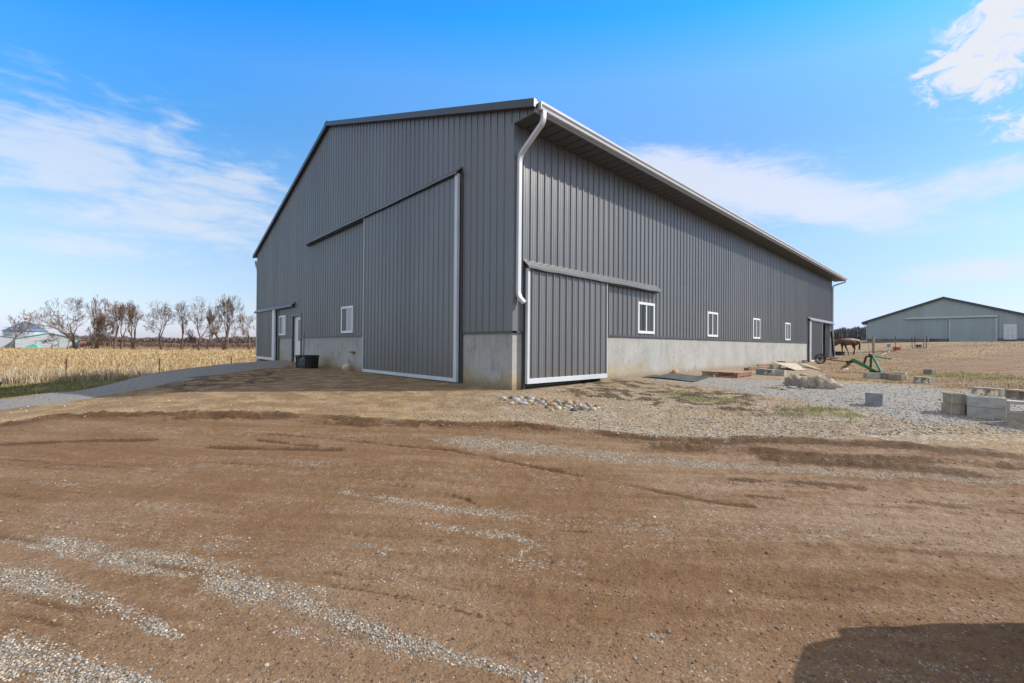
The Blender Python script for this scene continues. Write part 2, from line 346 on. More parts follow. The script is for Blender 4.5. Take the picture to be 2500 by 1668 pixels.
ruts = [   # sight polyline, half width m, depth m
    (LZ([(-80, 160), (150, 128), (300, 108), (600, 101), (1000, 97), (1200, 98), (1400, 112), (1700, 128), (2000, 143), (2350, 149)])+RZ([(400, 188), (800, 222), (1200, 219), (1700, 240), (2000, 264), (2400, 295)]), .1, .075),
    (LZ([(800, 120), (1100, 110), (1300, 118), (1500, 140), (1900, 150)]), .08, .05),
    (RZ([(650, 245), (1000, 262), (1300, 282), (1700, 308), (2000, 316), (2400, 350)]), .09, .07),
    (RZ([(1150, 300), (1500, 328), (1900, 354), (2200, 375), (2400, 390)]), .08, .05),
    (LZ([(1200, 184), (1500, 206), (1800, 237), (2100, 266), (2350, 316)])+RZ([(300, 372), (600, 432), (900, 500), (1100, 515)]), .035, .035),
    (LZ([(950, 245), (1250, 255), (1560, 262)]), .05, .03), (LZ([(1180, 215), (1300, 228), (1450, 243)]), .04, .03),
    (RZ([(1820, 500), (2100, 526), (2400, 548)]), .05, .04), (LZ([(1720, 408), (2000, 455), (2180, 500)]), .02, .02), (LZ([(1800, 408), (2030, 452), (2160, 488)]), .015, .018),
    (RZ([(1000, 398), (1350, 410), (1600, 432)]), .04, .02), (RZ([(1080, 468), (1240, 480)]), .03, .02), (LZ([(0, 235), (300, 222), (700, 215)]), .06, .02),
    (LZ([(1000, 318), (1250, 330), (1450, 350)]), .02, .015), (RZ([(960, 820), (1200, 880), (1500, 950)]), .015, .012), (RZ([(20, 990), (150, 1040), (330, 1100)]), .012, .01), (LZ([(1500, 868), (1900, 945), (2340, 1060)]), .015, .012)]

# terrain mesh: one sheet, rings widening to the horizon
_th = np.radians(np.concatenate([np.arange(-180, -60, 4.), np.arange(-60, -56, 1.), np.arange(-56, 56, .165), np.arange(56, 60, 1.), np.arange(60, 180, 4.)]))
_r = [.5]
while _r[-1] < 3500: _r.append(_r[-1]*(1.0115 if _r[-1] < 70 else 1.045))
_r = np.array(_r); nT, nR = len(_th), len(_r)
_a = (_r[:, None]*np.sin(_th)[None]).ravel(); _d = (_r[:, None]*np.cos(_th)[None]).ravel()
TX, TY = from_ad(_a, _d); TZ = base_h(TX, TY)
near = (_d > .4) & (np.hypot(_a, _d) < 75) & (np.abs(_a) < _d*1.55+.5)
X, Y, A_, D_ = TX[near], TY[near], _a[near], _d[near]; Z = TZ[near].copy(); RR = np.hypot(A_, D_)
wob = (fbm(X*1.1, Y*1.1, 4)-.5); wob2 = (fbm(X*5, Y*5, 4)-.5); wob3 = fbm(X*.35+40, Y*.35, 4)-.5
lay = {k: np.zeros(len(X)) for k in ('grav', 'tan', 'fine', 'mud', 'dry', 'green', 'mulch', 'corn')}
# plateau of tan pebbles round the barn
R1 = GP(ruts[0][0])
plate = R1+[from_ad(16, 6), from_ad(40, 26), from_ad(2, 50), from_ad(-22, 40), from_ad(-16, 11), from_ad(-11, 6.6)]
sd = poly_sd(X, Y, plate)+wob*(.8-.5*smooth(A_, -2, 1))+wob2*.22
lay['tan'] = smooth(sd+wob2*.5, -.28, .42)
for pts, th, inten in gravel_streaks:
    P, W = streak(pts, th); ds, w = path_dist(X+wob2*.09, Y+wob2[::-1]*.0, P, W)
    w = w*.82*(1+wob*1.3)+.01
    v = .93*inten*(.8*(1-smooth(ds/w, .3, 1.35))+.22*(1-smooth(ds/w, .8, 2.6)))*np.clip(.86+1.35*(wob2+.25*wob), .15, 1.2)
    lay['grav'] = np.maximum(lay['grav'], v)
lay['tan'] *= 1-np.clip(lay['grav'], 0, 1)
# grey gravel: yard on the right and the driveway on the left
yard = GP([(1600, 928), (1700, 922), (1850, 924), (1960, 928), (2060, 935), (2150, 936), (2300, 950), (2520, 978), (2620, 1000), (2600, 1075), (2420, 1048), (2250, 1030), (2080, 1008), (1930, 985), (1830, 962), (1690, 940)])
lay['fine'] = smooth(poly_sd(X, Y, yard)+wob*1.1+wob2*.5, -.25, .5)
drive = GP([(-120, 1012), (0, 1001), (150, 985), (265, 966), (380, 945), (480, 926), (590, 907), (700, 893), (716, 886)])+[(.0, 20.3)]+GP([(600, 884), (517, 895), (389, 912), (300, 926), (190, 951), (82, 967), (0, 976), (-120, 985)])
sdd = poly_sd(X, Y, drive)+wob*.35+wob2*.12
lay['drive'] = smooth(sdd, -.1, .16)
# soil with roots and moss beside the side wall
mul = GP([(1330, 950), (1420, 925), (1500, 922), (1640, 938), (1720, 948), (1830, 962), (1960, 990), (2060, 1012), (1960, 1020), (1800, 1012), (1650, 1000), (1520, 992), (1420, 975)])
lay['mulch'] = smooth(poly_sd(X, Y, mul)+wob*1.0, -.4, .5)*smooth(wob2+wob*.5, -.13, .1)
lay['mulch'] = np.maximum(lay['mulch'], .8*smooth(poly_sd(X, Y, GP([(300, 952), (420, 925), (620, 905), (720, 893), (700, 930), (560, 952), (420, 962)]))+wob*.8, -.4, .5)*smooth(wob2, -.2, .1))
# dry grass: the field on the right, tufts elsewhere
tanb = A_/np.maximum(D_, .1)
field = smooth(poly_sd(X, Y, GP([(1990, 930), (2080, 930), (2160, 932), (2300, 946), (2520, 970)])+[from_ad(60, 30), from_ad(80, 60), from_ad(40, 70), from_ad(22, 31)]+GP([(1990, 890)]))+wob*1.2+wob2*.4, -.3, .4)
lay['dry'] = field*np.clip(.62+wob*1.5+wob2*1.2+wob3*.8, 0, 1)
brownfield = smooth(poly_sd(X, Y, GP([(2240, 905), (2330, 880), (2420, 862), (2560, 850), (2620, 930), (2480, 935), (2330, 925)]))+wob*3, -1, 1.5)
lay['dry'] *= .85-.5*brownfield
lay['mulch'] = np.maximum(lay['mulch'], brownfield*smooth(wob2+wob, -.05, .22)*.45)
lay['mulch'] = np.maximum(lay['mulch'], smooth(poly_sd(X, Y, [from_ad(*p) for p in ((18, 33), (36, 33), (37, 42), (20, 42))])+wob, -.5, .5)*.9)       # muddy paddock
rear = smooth(poly_sd(X, Y, [from_ad(*p) for p in ((18, 43), (48, 41), (70, 48), (80, 80), (20, 80))]), -.5, .8)
lay['dry'] = np.maximum(lay['dry'], rear*.55)
lay['green'] = .55*rear*smooth(wob, -.05, .2)
for u, t, rr in ((2330, 915, 1.6), (2450, 925, 1.6), (1700, 972, .5), (1650, 960, .45), (2000, 1000, .4), (1960, 1005, .35), (2050, 1012, .3), (1880, 948, .3), (1480, 935, .3), (1760, 975, .35), (1590, 938, .25), (1930, 1003, .25), (2180, 935, .6), (2060, 925, .6)):
    p = G(u, t); v = (1-smooth(np.hypot(X-p[0], Y-p[1])/rr+wob2*1.6+wob*.8, .3, 1.1))
    lay['green'] = np.maximum(lay['green'], v*.75); lay['dry'] = np.maximum(lay['dry'], v*.5)
# left: grass strip and corn stubble
FEN = [from_ad(-23., 22.4), from_ad(-20.8, 25.6), from_ad(-19., 29.4)]
cornp = [from_ad(-46, -12), from_ad(-27.5, 16), FEN[0], FEN[1], FEN[2], from_ad(-17.5, 36), from_ad(-14, 60), from_ad(20, 120), from_ad(-200, 140), from_ad(-150, 0)]
cs = poly_sd(X, Y, cornp); lay['corn'] = smooth(cs+wob*.6, -.2, .3)
low = smooth(-Z, .25, .6)*(A_ < -5)
lay['green'] = np.maximum(lay['green'], low*(1-lay['corn'])*np.clip(.75+wob*1.5, 0, 1))
lay['dry'] = np.maximum(lay['dry'], smooth(-Z, .08, .3)*(A_ < -7)*(D_ > 7)*(1-lay['drive'])*(1-lay['corn'])*.7)
lay['tan'] *= (1-field)*(1-np.clip(low, 0, 1))
# ruts: real furrows with a raised shoulder on the barn side
for pts, hw, dp in ruts:
    P, W = streak(pts, [2]*len(pts)); ds, _ = path_dist(X+wob2*.10*hw/.1, Y+wob*.06*hw/.1, P, W)
    k = np.clip(.6+2.0*(fbm(X*1.7+9, Y*1.7, 3)-.4), .2, 1.4); hw = hw*.75
    kc = np.clip(k*1.25, .4 if dp > .025 else 0., 1)*np.clip(.55+1.6*fbm(X*6+3, Y*6, 3)-.35, .2, 1); k = k*(1-.45*smooth(A_, -1, 2))
    Z += k*dp*(-.6*np.exp(-(ds/hw)**2)+(.5 if dp > .04 else .2)*np.exp(-((ds-1.7*hw)/(.6*hw))**2)*np.clip(.4+2*fbm(X*7, Y*7, 2)-.6, 0, 1.6))
    lay['mud'] = np.maximum(lay['mud'], kc*np.exp(-(ds/((2.4 if dp > .04 else 1.6)*hw))**2)*min(1, dp/.018))
# faint wheel tracks sweeping across the yard
tr = np.random.default_rng(21)
for i in range(34):
    t0 = 1045+560*tr.random()**1.3; u0 = tr.uniform(-150, 1500); u1 = u0+tr.uniform(500, 1500); sl = .03+.24*((t0-1040)/560)+tr.normal(0, .012)
    us = np.linspace(u0, u1, 7); pts = [(u, t0+sl*(u-250)-(.00002*(u-250)**2 if t0 > 1200 else 0)) for u in us]
    if max(t for u, t in pts) > 1720 or min(t for u, t in pts) < 1030: continue
    P, W = streak(pts, [2]*7); hw = tr.uniform(.012, .05)
    for off in ((0.,) if tr.random() < .5 else (0., .16)):
        P2 = [(p[0]+off*.3, p[1]+off*.7) for p in P]; ds, tt = path_dist(X+wob2*.03, Y+wob2*.02, P2, list(np.linspace(0, 1, 7)))
        v = np.exp(-(ds/hw)**2)*smooth(tt, 0, .15)*smooth(1-tt, 0, .15)*np.clip(3*(fbm(X*2.2+i, Y*2.2, 3)-.36), 0, 1)
        Z -= .009*v
        lay['mud'] = np.maximum(lay['mud'], v*tr.uniform(.35, .7))
    if tr.random() < .6: lay['grav'] = np.maximum(lay['grav'], .42*np.exp(-(ds/(hw*3.5))**2)*smooth(tt, 0, .2)*smooth(1-tt, 0, .2)*np.clip(.9+2*wob2, 0, 1))
broad, _ = path_dist(X, Y, R1, [0]*len(R1))
lay['mud'] = np.maximum(lay['mud'], .55*np.exp(-(broad/.3)**2)*np.clip(.75+2*wob+1.5*wob2, 0, 1)*((poly_sd(X, Y, plate) < .08)+.25))
P3 = GP(ruts[2][0]); b3, _ = path_dist(X, Y, P3, [0]*len(P3)); lay['mud'] = np.maximum(lay['mud'], .42*np.exp(-(b3/.2)**2)*np.clip(.6+2*wob+2*wob2, 0, 1))
lay['clod'] = np.clip(lay['mud'], 0, 1)*smooth(D_, 3.6, 4.6)
Z += lay['clod']*(.014*(fbm(X*11, Y*11, 3)-.5)+.014*(fbm(X*32, Y*32, 2)-.5))
lay['grav'] *= 1-.8*lay['mud']; lay['tan'] *= 1-.75*lay['mud']
# small relief: stones, clods and soft waves
fade = np.clip(8/RR, .12, 1)
rough_ = .35+.5*lay['tan']+.9*np.clip(lay['grav'], 0, 1)+.8*lay['mulch']+.6*lay['dry']
Z += fade*rough_*(.016*(fbm(X*9, Y*9, 3)-.5)+.010*(fbm(X*30, Y*30, 2)-.5))+.03*wob*smooth(RR, 3, 9)*.6
Z += .018*(fbm(X*.9+3, Y*3.2, 3)-.5)*(1-lay['tan'])*(RR < 9)
TZ[near] = Z
LA = np.zeros((len(TX), 4), np.float32); LB = LA.copy(); LC = LA.copy()
for i, k in enumerate(('grav', 'tan', 'fine', 'mud')): LA[near, i] = np.clip(lay[k], 0, 1.2)
for i, k in enumerate(('dry', 'green', 'mulch', 'corn')): LB[near, i] = np.clip(lay[k], 0, 1)
LC[near, 0] = lay['drive']; LC[near, 3] = smooth(A_+wob*1.5, .3, 3.)*smooth(D_, 1.8, 3.2); LC[near, 2] = smooth(A_, -2.2, .8); LC[near, 1] = smooth(A_, 1.5, -1.5)*smooth(D_, 5.8, 7.2)
far = ~near & (_d > 60)
LB[far & (_a < -.25*_d) & (_d < 150), 3] = 1
LB[far & (_a > 0), 0] = .7
_i = np.arange(nR-1)[:, None]*nT; _j = np.arange(nT)[None]; _j2 = (_j+1) % nT
quads = np.stack([_i+_j, _i+nT+_j, _i+nT+_j2, _i+_j2], -1).reshape(-1, 4)[:, ::-1]
verts = np.stack([TX, TY, TZ], 1)

gm = bpy.data.materials.new('ground_surface'); gm.use_nodes = True; nt = gm.node_tree; bs = nt.nodes['Principled BSDF']
pos = nt.nodes.new('ShaderNodeNewGeometry').outputs['Position']
def attr(nm):
    n = nt.nodes.new('ShaderNodeAttribute'); n.attribute_name = nm
    s = nd(nt, 'ShaderNodeSeparateColor', {0: n.outputs['Color']}); return s.outputs[0], s.outputs[1], s.outputs[2], n.outputs['Alpha']
aG, aT, aF, aM = attr('layer_a'); aD, aV, aU, aC = attr('layer_b'); aR, aS, aP, aSheen = attr('layer_c')
n05 = noise(nt, pos, .55, 5); n1 = noise(nt, pos, 2.3, 6); n2 = noise(nt, pos, 12, 5, .65); n3 = noise(nt, pos, 75, 3, .7); n4 = noise(nt, pos, 260, 2, .6)
def vor(sc, rnd=1.):
    v = nd(nt, 'ShaderNodeTexVoronoi', {'Vector': pos, 'Scale': sc, 'Randomness': rnd}); s = nd(nt, 'ShaderNodeSeparateColor', {0: v.outputs['Color']})
    return v.outputs['Distance'], s.outputs[0], s.outputs[1]
d1, c1, e1 = vor(46); d2, c2, e2 = vor(95); d3, c3, e3 = vor(17); d4, c4, e4 = vor(8)
def grain(p, q, r_, wp=.45, wq=.35, wr=.2): return math_(nt, 'ADD', math_(nt, 'MULTIPLY', p, wp), math_(nt, 'ADD', math_(nt, 'MULTIPLY', q, wq), math_(nt, 'MULTIPLY', r_, wr)))
rotm = nd(nt, 'ShaderNodeVectorRotate', {'Vector': pos, 'Axis': (0, 0, 1), 'Angle': R(50.)}, rotation_type='AXIS_ANGLE').outputs[0]
trk = noise(nt, mapping(nt, rotm, (.35, 3.4, 1)), 1.6, 6, .62, .4); trk2 = noise(nt, mapping(nt, rotm, (1.1, 14, 1)), 1.3, 4, .6, .3)
brown = ramp(nt, total([math_(nt, 'MULTIPLY', n1, .2), math_(nt, 'MULTIPLY', n2, .24), math_(nt, 'MULTIPLY', n3, .26), math_(nt, 'MULTIPLY', trk, .22), math_(nt, 'MULTIPLY', trk2, .13)]), BROWN)
dust = sstep(nt, math_(nt, 'ADD', n05, math_(nt, 'MULTIPLY', trk, .5)), .72, .95)
brown = mixc(nt, math_(nt, 'MULTIPLY', dust, .35), brown, (.29, .205, .135))
brown = mixc(nt, math_(nt, 'MULTIPLY', math_(nt, 'MULTIPLY', aSheen, .6), sstep(nt, math_(nt, 'ADD', n2, trk), .75, 1.2)), brown, (.33, .24, .165))  # sheen on the right-hand dirt, mixed into the colour as a lighter tone
stonepick = sstep(nt, math_(nt, 'ADD', c2, math_(nt, 'MULTIPLY', n1, .6)), 1.13, 1.24)
brown = mixc(nt, math_(nt, 'MULTIPLY', stonepick, math_(nt, 'MULTIPLY_ADD', sstep(nt, trk, .42, .62), .5, .12)), brown, ramp(nt, e1, [(0, (.12, .11, .1)), (.5, (.3, .25, .2)), (1, (.46, .42, .37))]))
fleck = sstep(nt, math_(nt, 'ADD', e2, math_(nt, 'MULTIPLY', n1, .6)), 1.05, 1.2)
brown = mixc(nt, math_(nt, 'MULTIPLY', fleck, .45), brown, (.07, .055, .045))
PEB = [(0, (.1, .08, .062)), (.28, (.19, .158, .125)), (.47, (.3, .265, .22)), (.6, (.36, .27, .18)), (.76, (.43, .4, .35)), (1, (.6, .57, .52))]
grey = ramp(nt, grain(c2, c1, c3, .55, .3, .15), PEB)
grey = mixc(nt, sstep(nt, d2, .4, .65), grey, (.19, .145, .1))
tan = ramp(nt, grain(math_(nt, 'MULTIPLY', math_(nt, 'ADD', c1, c2), .5), n2, n1, .5, .3, .25), TANP)
tan = mixc(nt, sstep(nt, math_(nt, 'ADD', c3, n1), 1.15, 1.4), tan, mixc(nt, .5, grey, tan))
tan = mixc(nt, math_(nt, 'MULTIPLY', sstep(nt, math_(nt, 'ADD', n1, math_(nt, 'MULTIPLY', n2, .4)), .6, .8), .45), tan, (.15, .1, .06))
peb = ramp(nt, grain(c1, c2, c3, .45, .3, .25), [(.1, (.11, .08, .05)), (.35, (.225, .168, .108)), (.52, (.315, .258, .19)), (.7, (.385, .345, .282)), (.92, (.54, .5, .435))])
soilp = sstep(nt, math_(nt, 'ADD', math_(nt, 'MULTIPLY', n05, .8), math_(nt, 'MULTIPLY', n1, .7)), .64, .86)
tan = mixc(nt, math_(nt, 'MULTIPLY', aP, math_(nt, 'MULTIPLY_ADD', soilp, -.62, .82)), tan, peb)
tan = mixc(nt, math_(nt, 'MULTIPLY', math_(nt, 'MULTIPLY', aS, .75), sstep(nt, n1, .3, .65)), tan, brown)
fine = ramp(nt, grain(c2, n2, n3, .35, .4, .3), FINE)
mud = ramp(nt, grain(n2, n3, n1), MUD)
dry = ramp(nt, grain(nd(nt, 'ShaderNodeTexNoise', {'Vector': mapping(nt, pos, (1, 1, 1)), 'Scale': 5, 'Detail': 6, 'Roughness': .7}).outputs[0], n2, n3, .5, .35, .2), [(.3, (.13, .085, .048)), (.47, (.27, .19, .108)), (.6, (.36, .27, .165)), (.75, (.46, .37, .24))])
green = ramp(nt, grain(n1, n2, n3), [(.3, (.1, .085, .03)), (.5, (.15, .16, .045)), (.7, (.24, .24, .08))])
mulch = ramp(nt, grain(n2, n3, n1), [(.3, (.035, .024, .017)), (.5, (.1, .068, .042)), (.65, (.2, .14, .085))])
corn = ramp(nt, grain(n2, n3, n1), [(.3, (.2, .13, .055)), (.5, (.38, .27, .12)), (.7, (.52, .4, .21))])
drive = ramp(nt, grain(c2, n2, n3, .4, .3, .3), [(.25, (.115, .113, .112)), (.5, (.225, .22, .215)), (.75, (.37, .36, .345))])
def lmask(a, lo, hi, k=.55, nn=None):
    nn = nn or n2
    return sstep(nt, math_(nt, 'ADD', a, math_(nt, 'MULTIPLY', math_(nt, 'SUBTRACT', math_(nt, 'ADD', math_(nt, 'MULTIPLY', nn, .6), math_(nt, 'MULTIPLY', c1, .4)), .5), k)), lo, hi)
col = brown
mG = lmask(aG, .25, .8, 1.2); mT = lmask(aT, .25, .75, .9); mF = lmask(aF, .3, .7, .9)
for m_, c_ in ((mT, tan), (mF, fine), (lmask(aR, .35, .65, .5), drive), (mG, grey), (lmask(aU, .3, .8, 1.), mulch), (lmask(aD, .3, .75, 1.), dry), (lmask(aV, .35, .8, .8), green), (lmask(aC, .3, .7, .5), corn), (math_(nt, 'MULTIPLY', lmask(aM, .25, .75, .9), .85), mud)):
    col = mixc(nt, m_, col, c_)
nt.links.new(col, bs.inputs['Base Color'])
rough = math_(nt, 'SUBTRACT', .92, math_(nt, 'MULTIPLY', math_(nt, 'MULTIPLY', aM, .2), n1)); nt.links.new(rough, bs.inputs['Roughness'])
bs.inputs['Specular IOR Level'].default_value = .12
st = math_(nt, 'MULTIPLY', math_(nt, 'SUBTRACT', .5, d1), math_(nt, 'ADD', .12, math_(nt, 'ADD', math_(nt, 'MULTIPLY', mG, 1.), math_(nt, 'MULTIPLY', mT, .55))))
hgt = math_(nt, 'ADD', math_(nt, 'MULTIPLY', st, .011), math_(nt, 'ADD', math_(nt, 'MULTIPLY', n2, .02), math_(nt, 'ADD', math_(nt, 'MULTIPLY', n3, .008), math_(nt, 'ADD', math_(nt, 'MULTIPLY', trk2, .02), math_(nt, 'MULTIPLY', n4, .002)))))
bmp = nd(nt, 'ShaderNodeBump', {'Height': hgt, 'Strength': 1., 'Distance': 1.}); nt.links.new(bmp.outputs[0], bs.inputs['Normal'])
ground = mesh_np('ground', verts, quads, gm, smooth=True, cols={'layer_a': LA, 'layer_b': LB, 'layer_c': LC})
tag(ground, kind='structure')
# lookup of the finished relief through the polar grid
_rl = np.log(_r)
def gz(x, y):
    x = np.atleast_1d(np.asarray(x, float)); y = np.atleast_1d(np.asarray(y, float))
    a, d = to_ad(x, y); th = np.arctan2(a, d); rr = np.log(np.clip(np.hypot(a, d), .51, 3400))
    fi = np.interp(rr, _rl, np.arange(nR)); fj = np.interp(th, _th, np.arange(nT))
    i = np.clip(fi.astype(int), 0, nR-2); j = np.clip(fj.astype(int), 0, nT-2); u = fi-i; v = fj-j
    Zg = TZ.reshape(nR, nT)
    return (Zg[i, j]*(1-v)+Zg[i, j+1]*v)*(1-u)+(Zg[i+1, j]*(1-v)+Zg[i+1, j+1]*v)*u
def gz1(x, y): return float(gz(x, y)[0])
def lay_at(name_arr, idx, x, y):
    a, d = to_ad(x, y); th = np.arctan2(a, d); rr = np.log(np.clip(np.hypot(a, d), .51, 3400))
    i = np.clip(np.rint(np.interp(rr, _rl, np.arange(nR))).astype(int), 0, nR-1); j = np.clip(np.rint(np.interp(th, _th, np.arange(nT))).astype(int), 0, nT-1)
    return name_arr.reshape(nR, nT, 4)[i, j, idx]

# loose stones lying in the gravel streaks, on the pebble belt and sparsely on the mud
rng = np.random.default_rng(11)
_t = (1+5**.5)/2
ICO_V = np.array([(-1, _t, 0), (1, _t, 0), (-1, -_t, 0), (1, -_t, 0), (0, -1, _t), (0, 1, _t), (0, -1, -_t), (0, 1, -_t), (_t, 0, -1), (_t, 0, 1), (-_t, 0, -1), (-_t, 0, 1)])/np.hypot(1, _t)
ICO_F = np.array([(0, 11, 5), (0, 5, 1), (0, 1, 7), (0, 7, 10), (0, 10, 11), (1, 5, 9), (5, 11, 4), (11, 10, 2), (10, 7, 6), (7, 1, 8), (3, 9, 4), (3, 4, 2), (3, 2, 6), (3, 6, 8), (3, 8, 9), (4, 9, 5), (2, 4, 11), (6, 2, 10), (8, 6, 7), (9, 8, 1)])
def scatter_stones(n, dmin, dmax, keep, smin, smax, sexp):
    """candidate points spread evenly over the picture-side ground between two distances"""
    d = 1/(1/dmin+(1/dmax-1/dmin)*rng.random(n)); a = d*(rng.random(n)*2.5-1.25)
    x, y = from_ad(a, d); p = keep(x, y); k = rng.random(n) < p
    x, y, d = x[k], y[k], d[k]; s = smin+(smax-smin)*rng.random(len(x))**sexp
    return x, y, s
xs = [scatter_stones(280000, 1.5, 7, lambda x, y: np.clip(lay_at(LA, 0, x, y)-.22, 0, 1)*.75, .002, .0075, 2.4),
      scatter_stones(22000, 1.5, 6, lambda x, y: .2+0*x, .0015, .0055, 3.),
      scatter_stones(90000, 5.2, 12, lambda x, y: np.clip(lay_at(LA, 1, x, y)*(.04+.38*lay_at(LC, 2, x, y))+lay_at(LA, 2, x, y)*.06, 0, 1)*((x < -.05) | (y < -.1)), .004, .016, 2.2),
      scatter_stones(60, 1.6, 6, lambda x, y: .5+0*x, .009, .016, 2.)]
xs.append(scatter_stones(26000, 1.5, 7, lambda x, y: .3*(lay_at(LA, 1, x, y) < .4), .002, .008, 2.8)); n_clod = len(xs[-1][0])
sx, sy, ss = [np.concatenate([q[i] for q in xs]) for i in range(3)]
ns = len(sx); sc3 = ss[:, None]*np.stack([rng.uniform(.75, 1.35, ns), rng.uniform(.75, 1.2, ns), rng.uniform(.45, .85, ns)], 1)
jit = 1+rng.normal(0, .13, (ns, 12, 1)); V = ICO_V[None]*jit*sc3[:, None]
an = rng.random(ns)*6.28; ca, sa = np.cos(an)[:, None], np.sin(an)[:, None]
V = np.stack([V[..., 0]*ca-V[..., 1]*sa, V[..., 0]*sa+V[..., 1]*ca, V[..., 2]], -1)
V[..., 0] += sx[:, None]; V[..., 1] += sy[:, None]; V[..., 2] += (gz(sx, sy)+sc3[:, 2]*.25)[:, None]
FQ = (np.arange(ns)*12)[:, None, None]+ICO_F[None]
pal = np.array([(.11, .105, .1), (.2, .19, .175), (.3, .285, .26), (.38, .36, .325), (.47, .44, .39), (.38, .28, .18), (.32, .2, .125), (.43, .34, .24), (.24, .24, .23), (.55, .52, .46)])
pc = pal[rng.choice(len(pal), ns, p=[.1, .14, .17, .16, .09, .1, .06, .08, .06, .04])]*rng.uniform(.8, 1.1, (ns, 1))
pc[-n_clod:] = np.array([(.15, .086, .042), (.19, .115, .06), (.22, .14, .08), (.12, .07, .036)])[rng.integers(0, 4, n_clod)]
pc = np.repeat(np.concatenate([pc, np.ones((ns, 1))], 1), 12, 0)
gravel = mesh_np('loose_gravel', V.reshape(-1, 3), FQ.reshape(-1, 3), vcol_mat('pebble', rough=.8, spec=.3), k=3, cols={'tone': pc})
tag(gravel, 'loose grey and tan pebbles strewn over the dirt yard', 'gravel', kind='stuff')

# ------------------------------------------------------------------ the big barn
H0 = 1.23; BL, BW = 30.41, 20.21; ZS = 5.559; YR, ZR = 10.06, 9.26; OVH = .66; SL = (ZR-5.75)/(YR+OVH)
def roof_z(y): return ZR-SL*abs(y-YR)
def siding_mat(name, c, rough=.38, metal=.22):
    m = bpy.data.materials.new(name); m.use_nodes = True; nt = m.node_tree; p = nt.nodes['Principled BSDF']; p.inputs['Metallic'].default_value = metal
    co = nt.nodes.new('ShaderNodeTexCoord').outputs['Object']
    n_ = noise(nt, co, .7, 4, .5); f_ = noise(nt, mapping(nt, co, (6, 6, .35)), 1.2, 4, .6)
    g = math_(nt, 'MULTIPLY_ADD', math_(nt, 'ADD', n_, f_), .22, .78)
    col = mixc(nt, 1., c, nd(nt, 'ShaderNodeCombineColor', {i: g for i in range(3)}).outputs[0], 'MULTIPLY')
    sp_ = nd(nt, 'ShaderNodeSeparateXYZ', {0: co}).outputs; cell = math_(nt, 'FLOOR', math_(nt, 'DIVIDE', math_(nt, 'ADD', sp_[0], sp_[1]), .9144))
    wn = nt.nodes.new('ShaderNodeTexWhiteNoise'); wn.noise_dimensions = '1D'; nt.links.new(cell, wn.inputs['W'])
    gg = math_(nt, 'MULTIPLY_ADD', wn.outputs['Value'], .13, .94); col = mixc(nt, 1., col, nd(nt, 'ShaderNodeCombineColor', {i: gg for i in range(3)}).outputs[0], 'MULTIPLY')
    low = nd(nt, 'ShaderNodeSeparateXYZ', {0: co}).outputs[2]
    dust = math_(nt, 'MULTIPLY', sstep(nt, math_(nt, 'ADD', low, math_(nt, 'MULTIPLY', noise(nt, co, 5, 5), -.7)), .35, -.25), .3)
    col = mixc(nt, dust, col, (.2, .15, .1))
    nt.links.new(col, p.inputs['Base Color'])
    nt.links.new(math_(nt, 'MULTIPLY_ADD', f_, .12, rough-.06), p.inputs['Roughness'])
    wav = noise(nt, mapping(nt, co, (1.5, 1.5, .55)), 1.6, 2, .4)
    b = nd(nt, 'ShaderNodeBump', {'Height': wav, 'Strength': 1., 'Distance': .012}); nt.links.new(b.outputs[0], p.inputs['Normal'])
    return m
M_side = siding_mat('charcoal_steel', SIDING)
M_trim = mat('charcoal_trim', (.055, .058, .062), rough=.42)
M_cover = mat('track_cover_steel', (.11, .115, .12), (.14, .145, .15), 1.5, rough=.38)
M_soff = mat('soffit_steel', (.075, .082, .088), rough=.5)
M_white = mat('white_aluminium', (.5, .53, .57), (.56, .59, .63), 2., rough=.4)
M_grey = mat('pale_grey_trim', (.42, .43, .44), rough=.45)
M_vinyl = mat('white_vinyl', (.66, .675, .69), rough=.35)
M_fas = mat('fascia_grey', (.3, .32, .34), rough=.45)
M_dark = mat('interior_shade', (.02, .02, .022), rough=.7)
M_screw = mat('screw_head', (.05, .05, .052), rough=.5)
def glass_mat(name, c, rough=.06):
    m = mat(name, c, rough=rough, spec=.16); return m
M_gl = glass_mat('dark_window_glass', (.012, .014, .016)); M_gl2 = glass_mat('green_grey_window_glass', (.03, .042, .04)); M_gl3 = glass_mat('pale_reflection_glass', (.34, .34, .38), .12)  # the pale pane colour stands for a whitish sky reflection
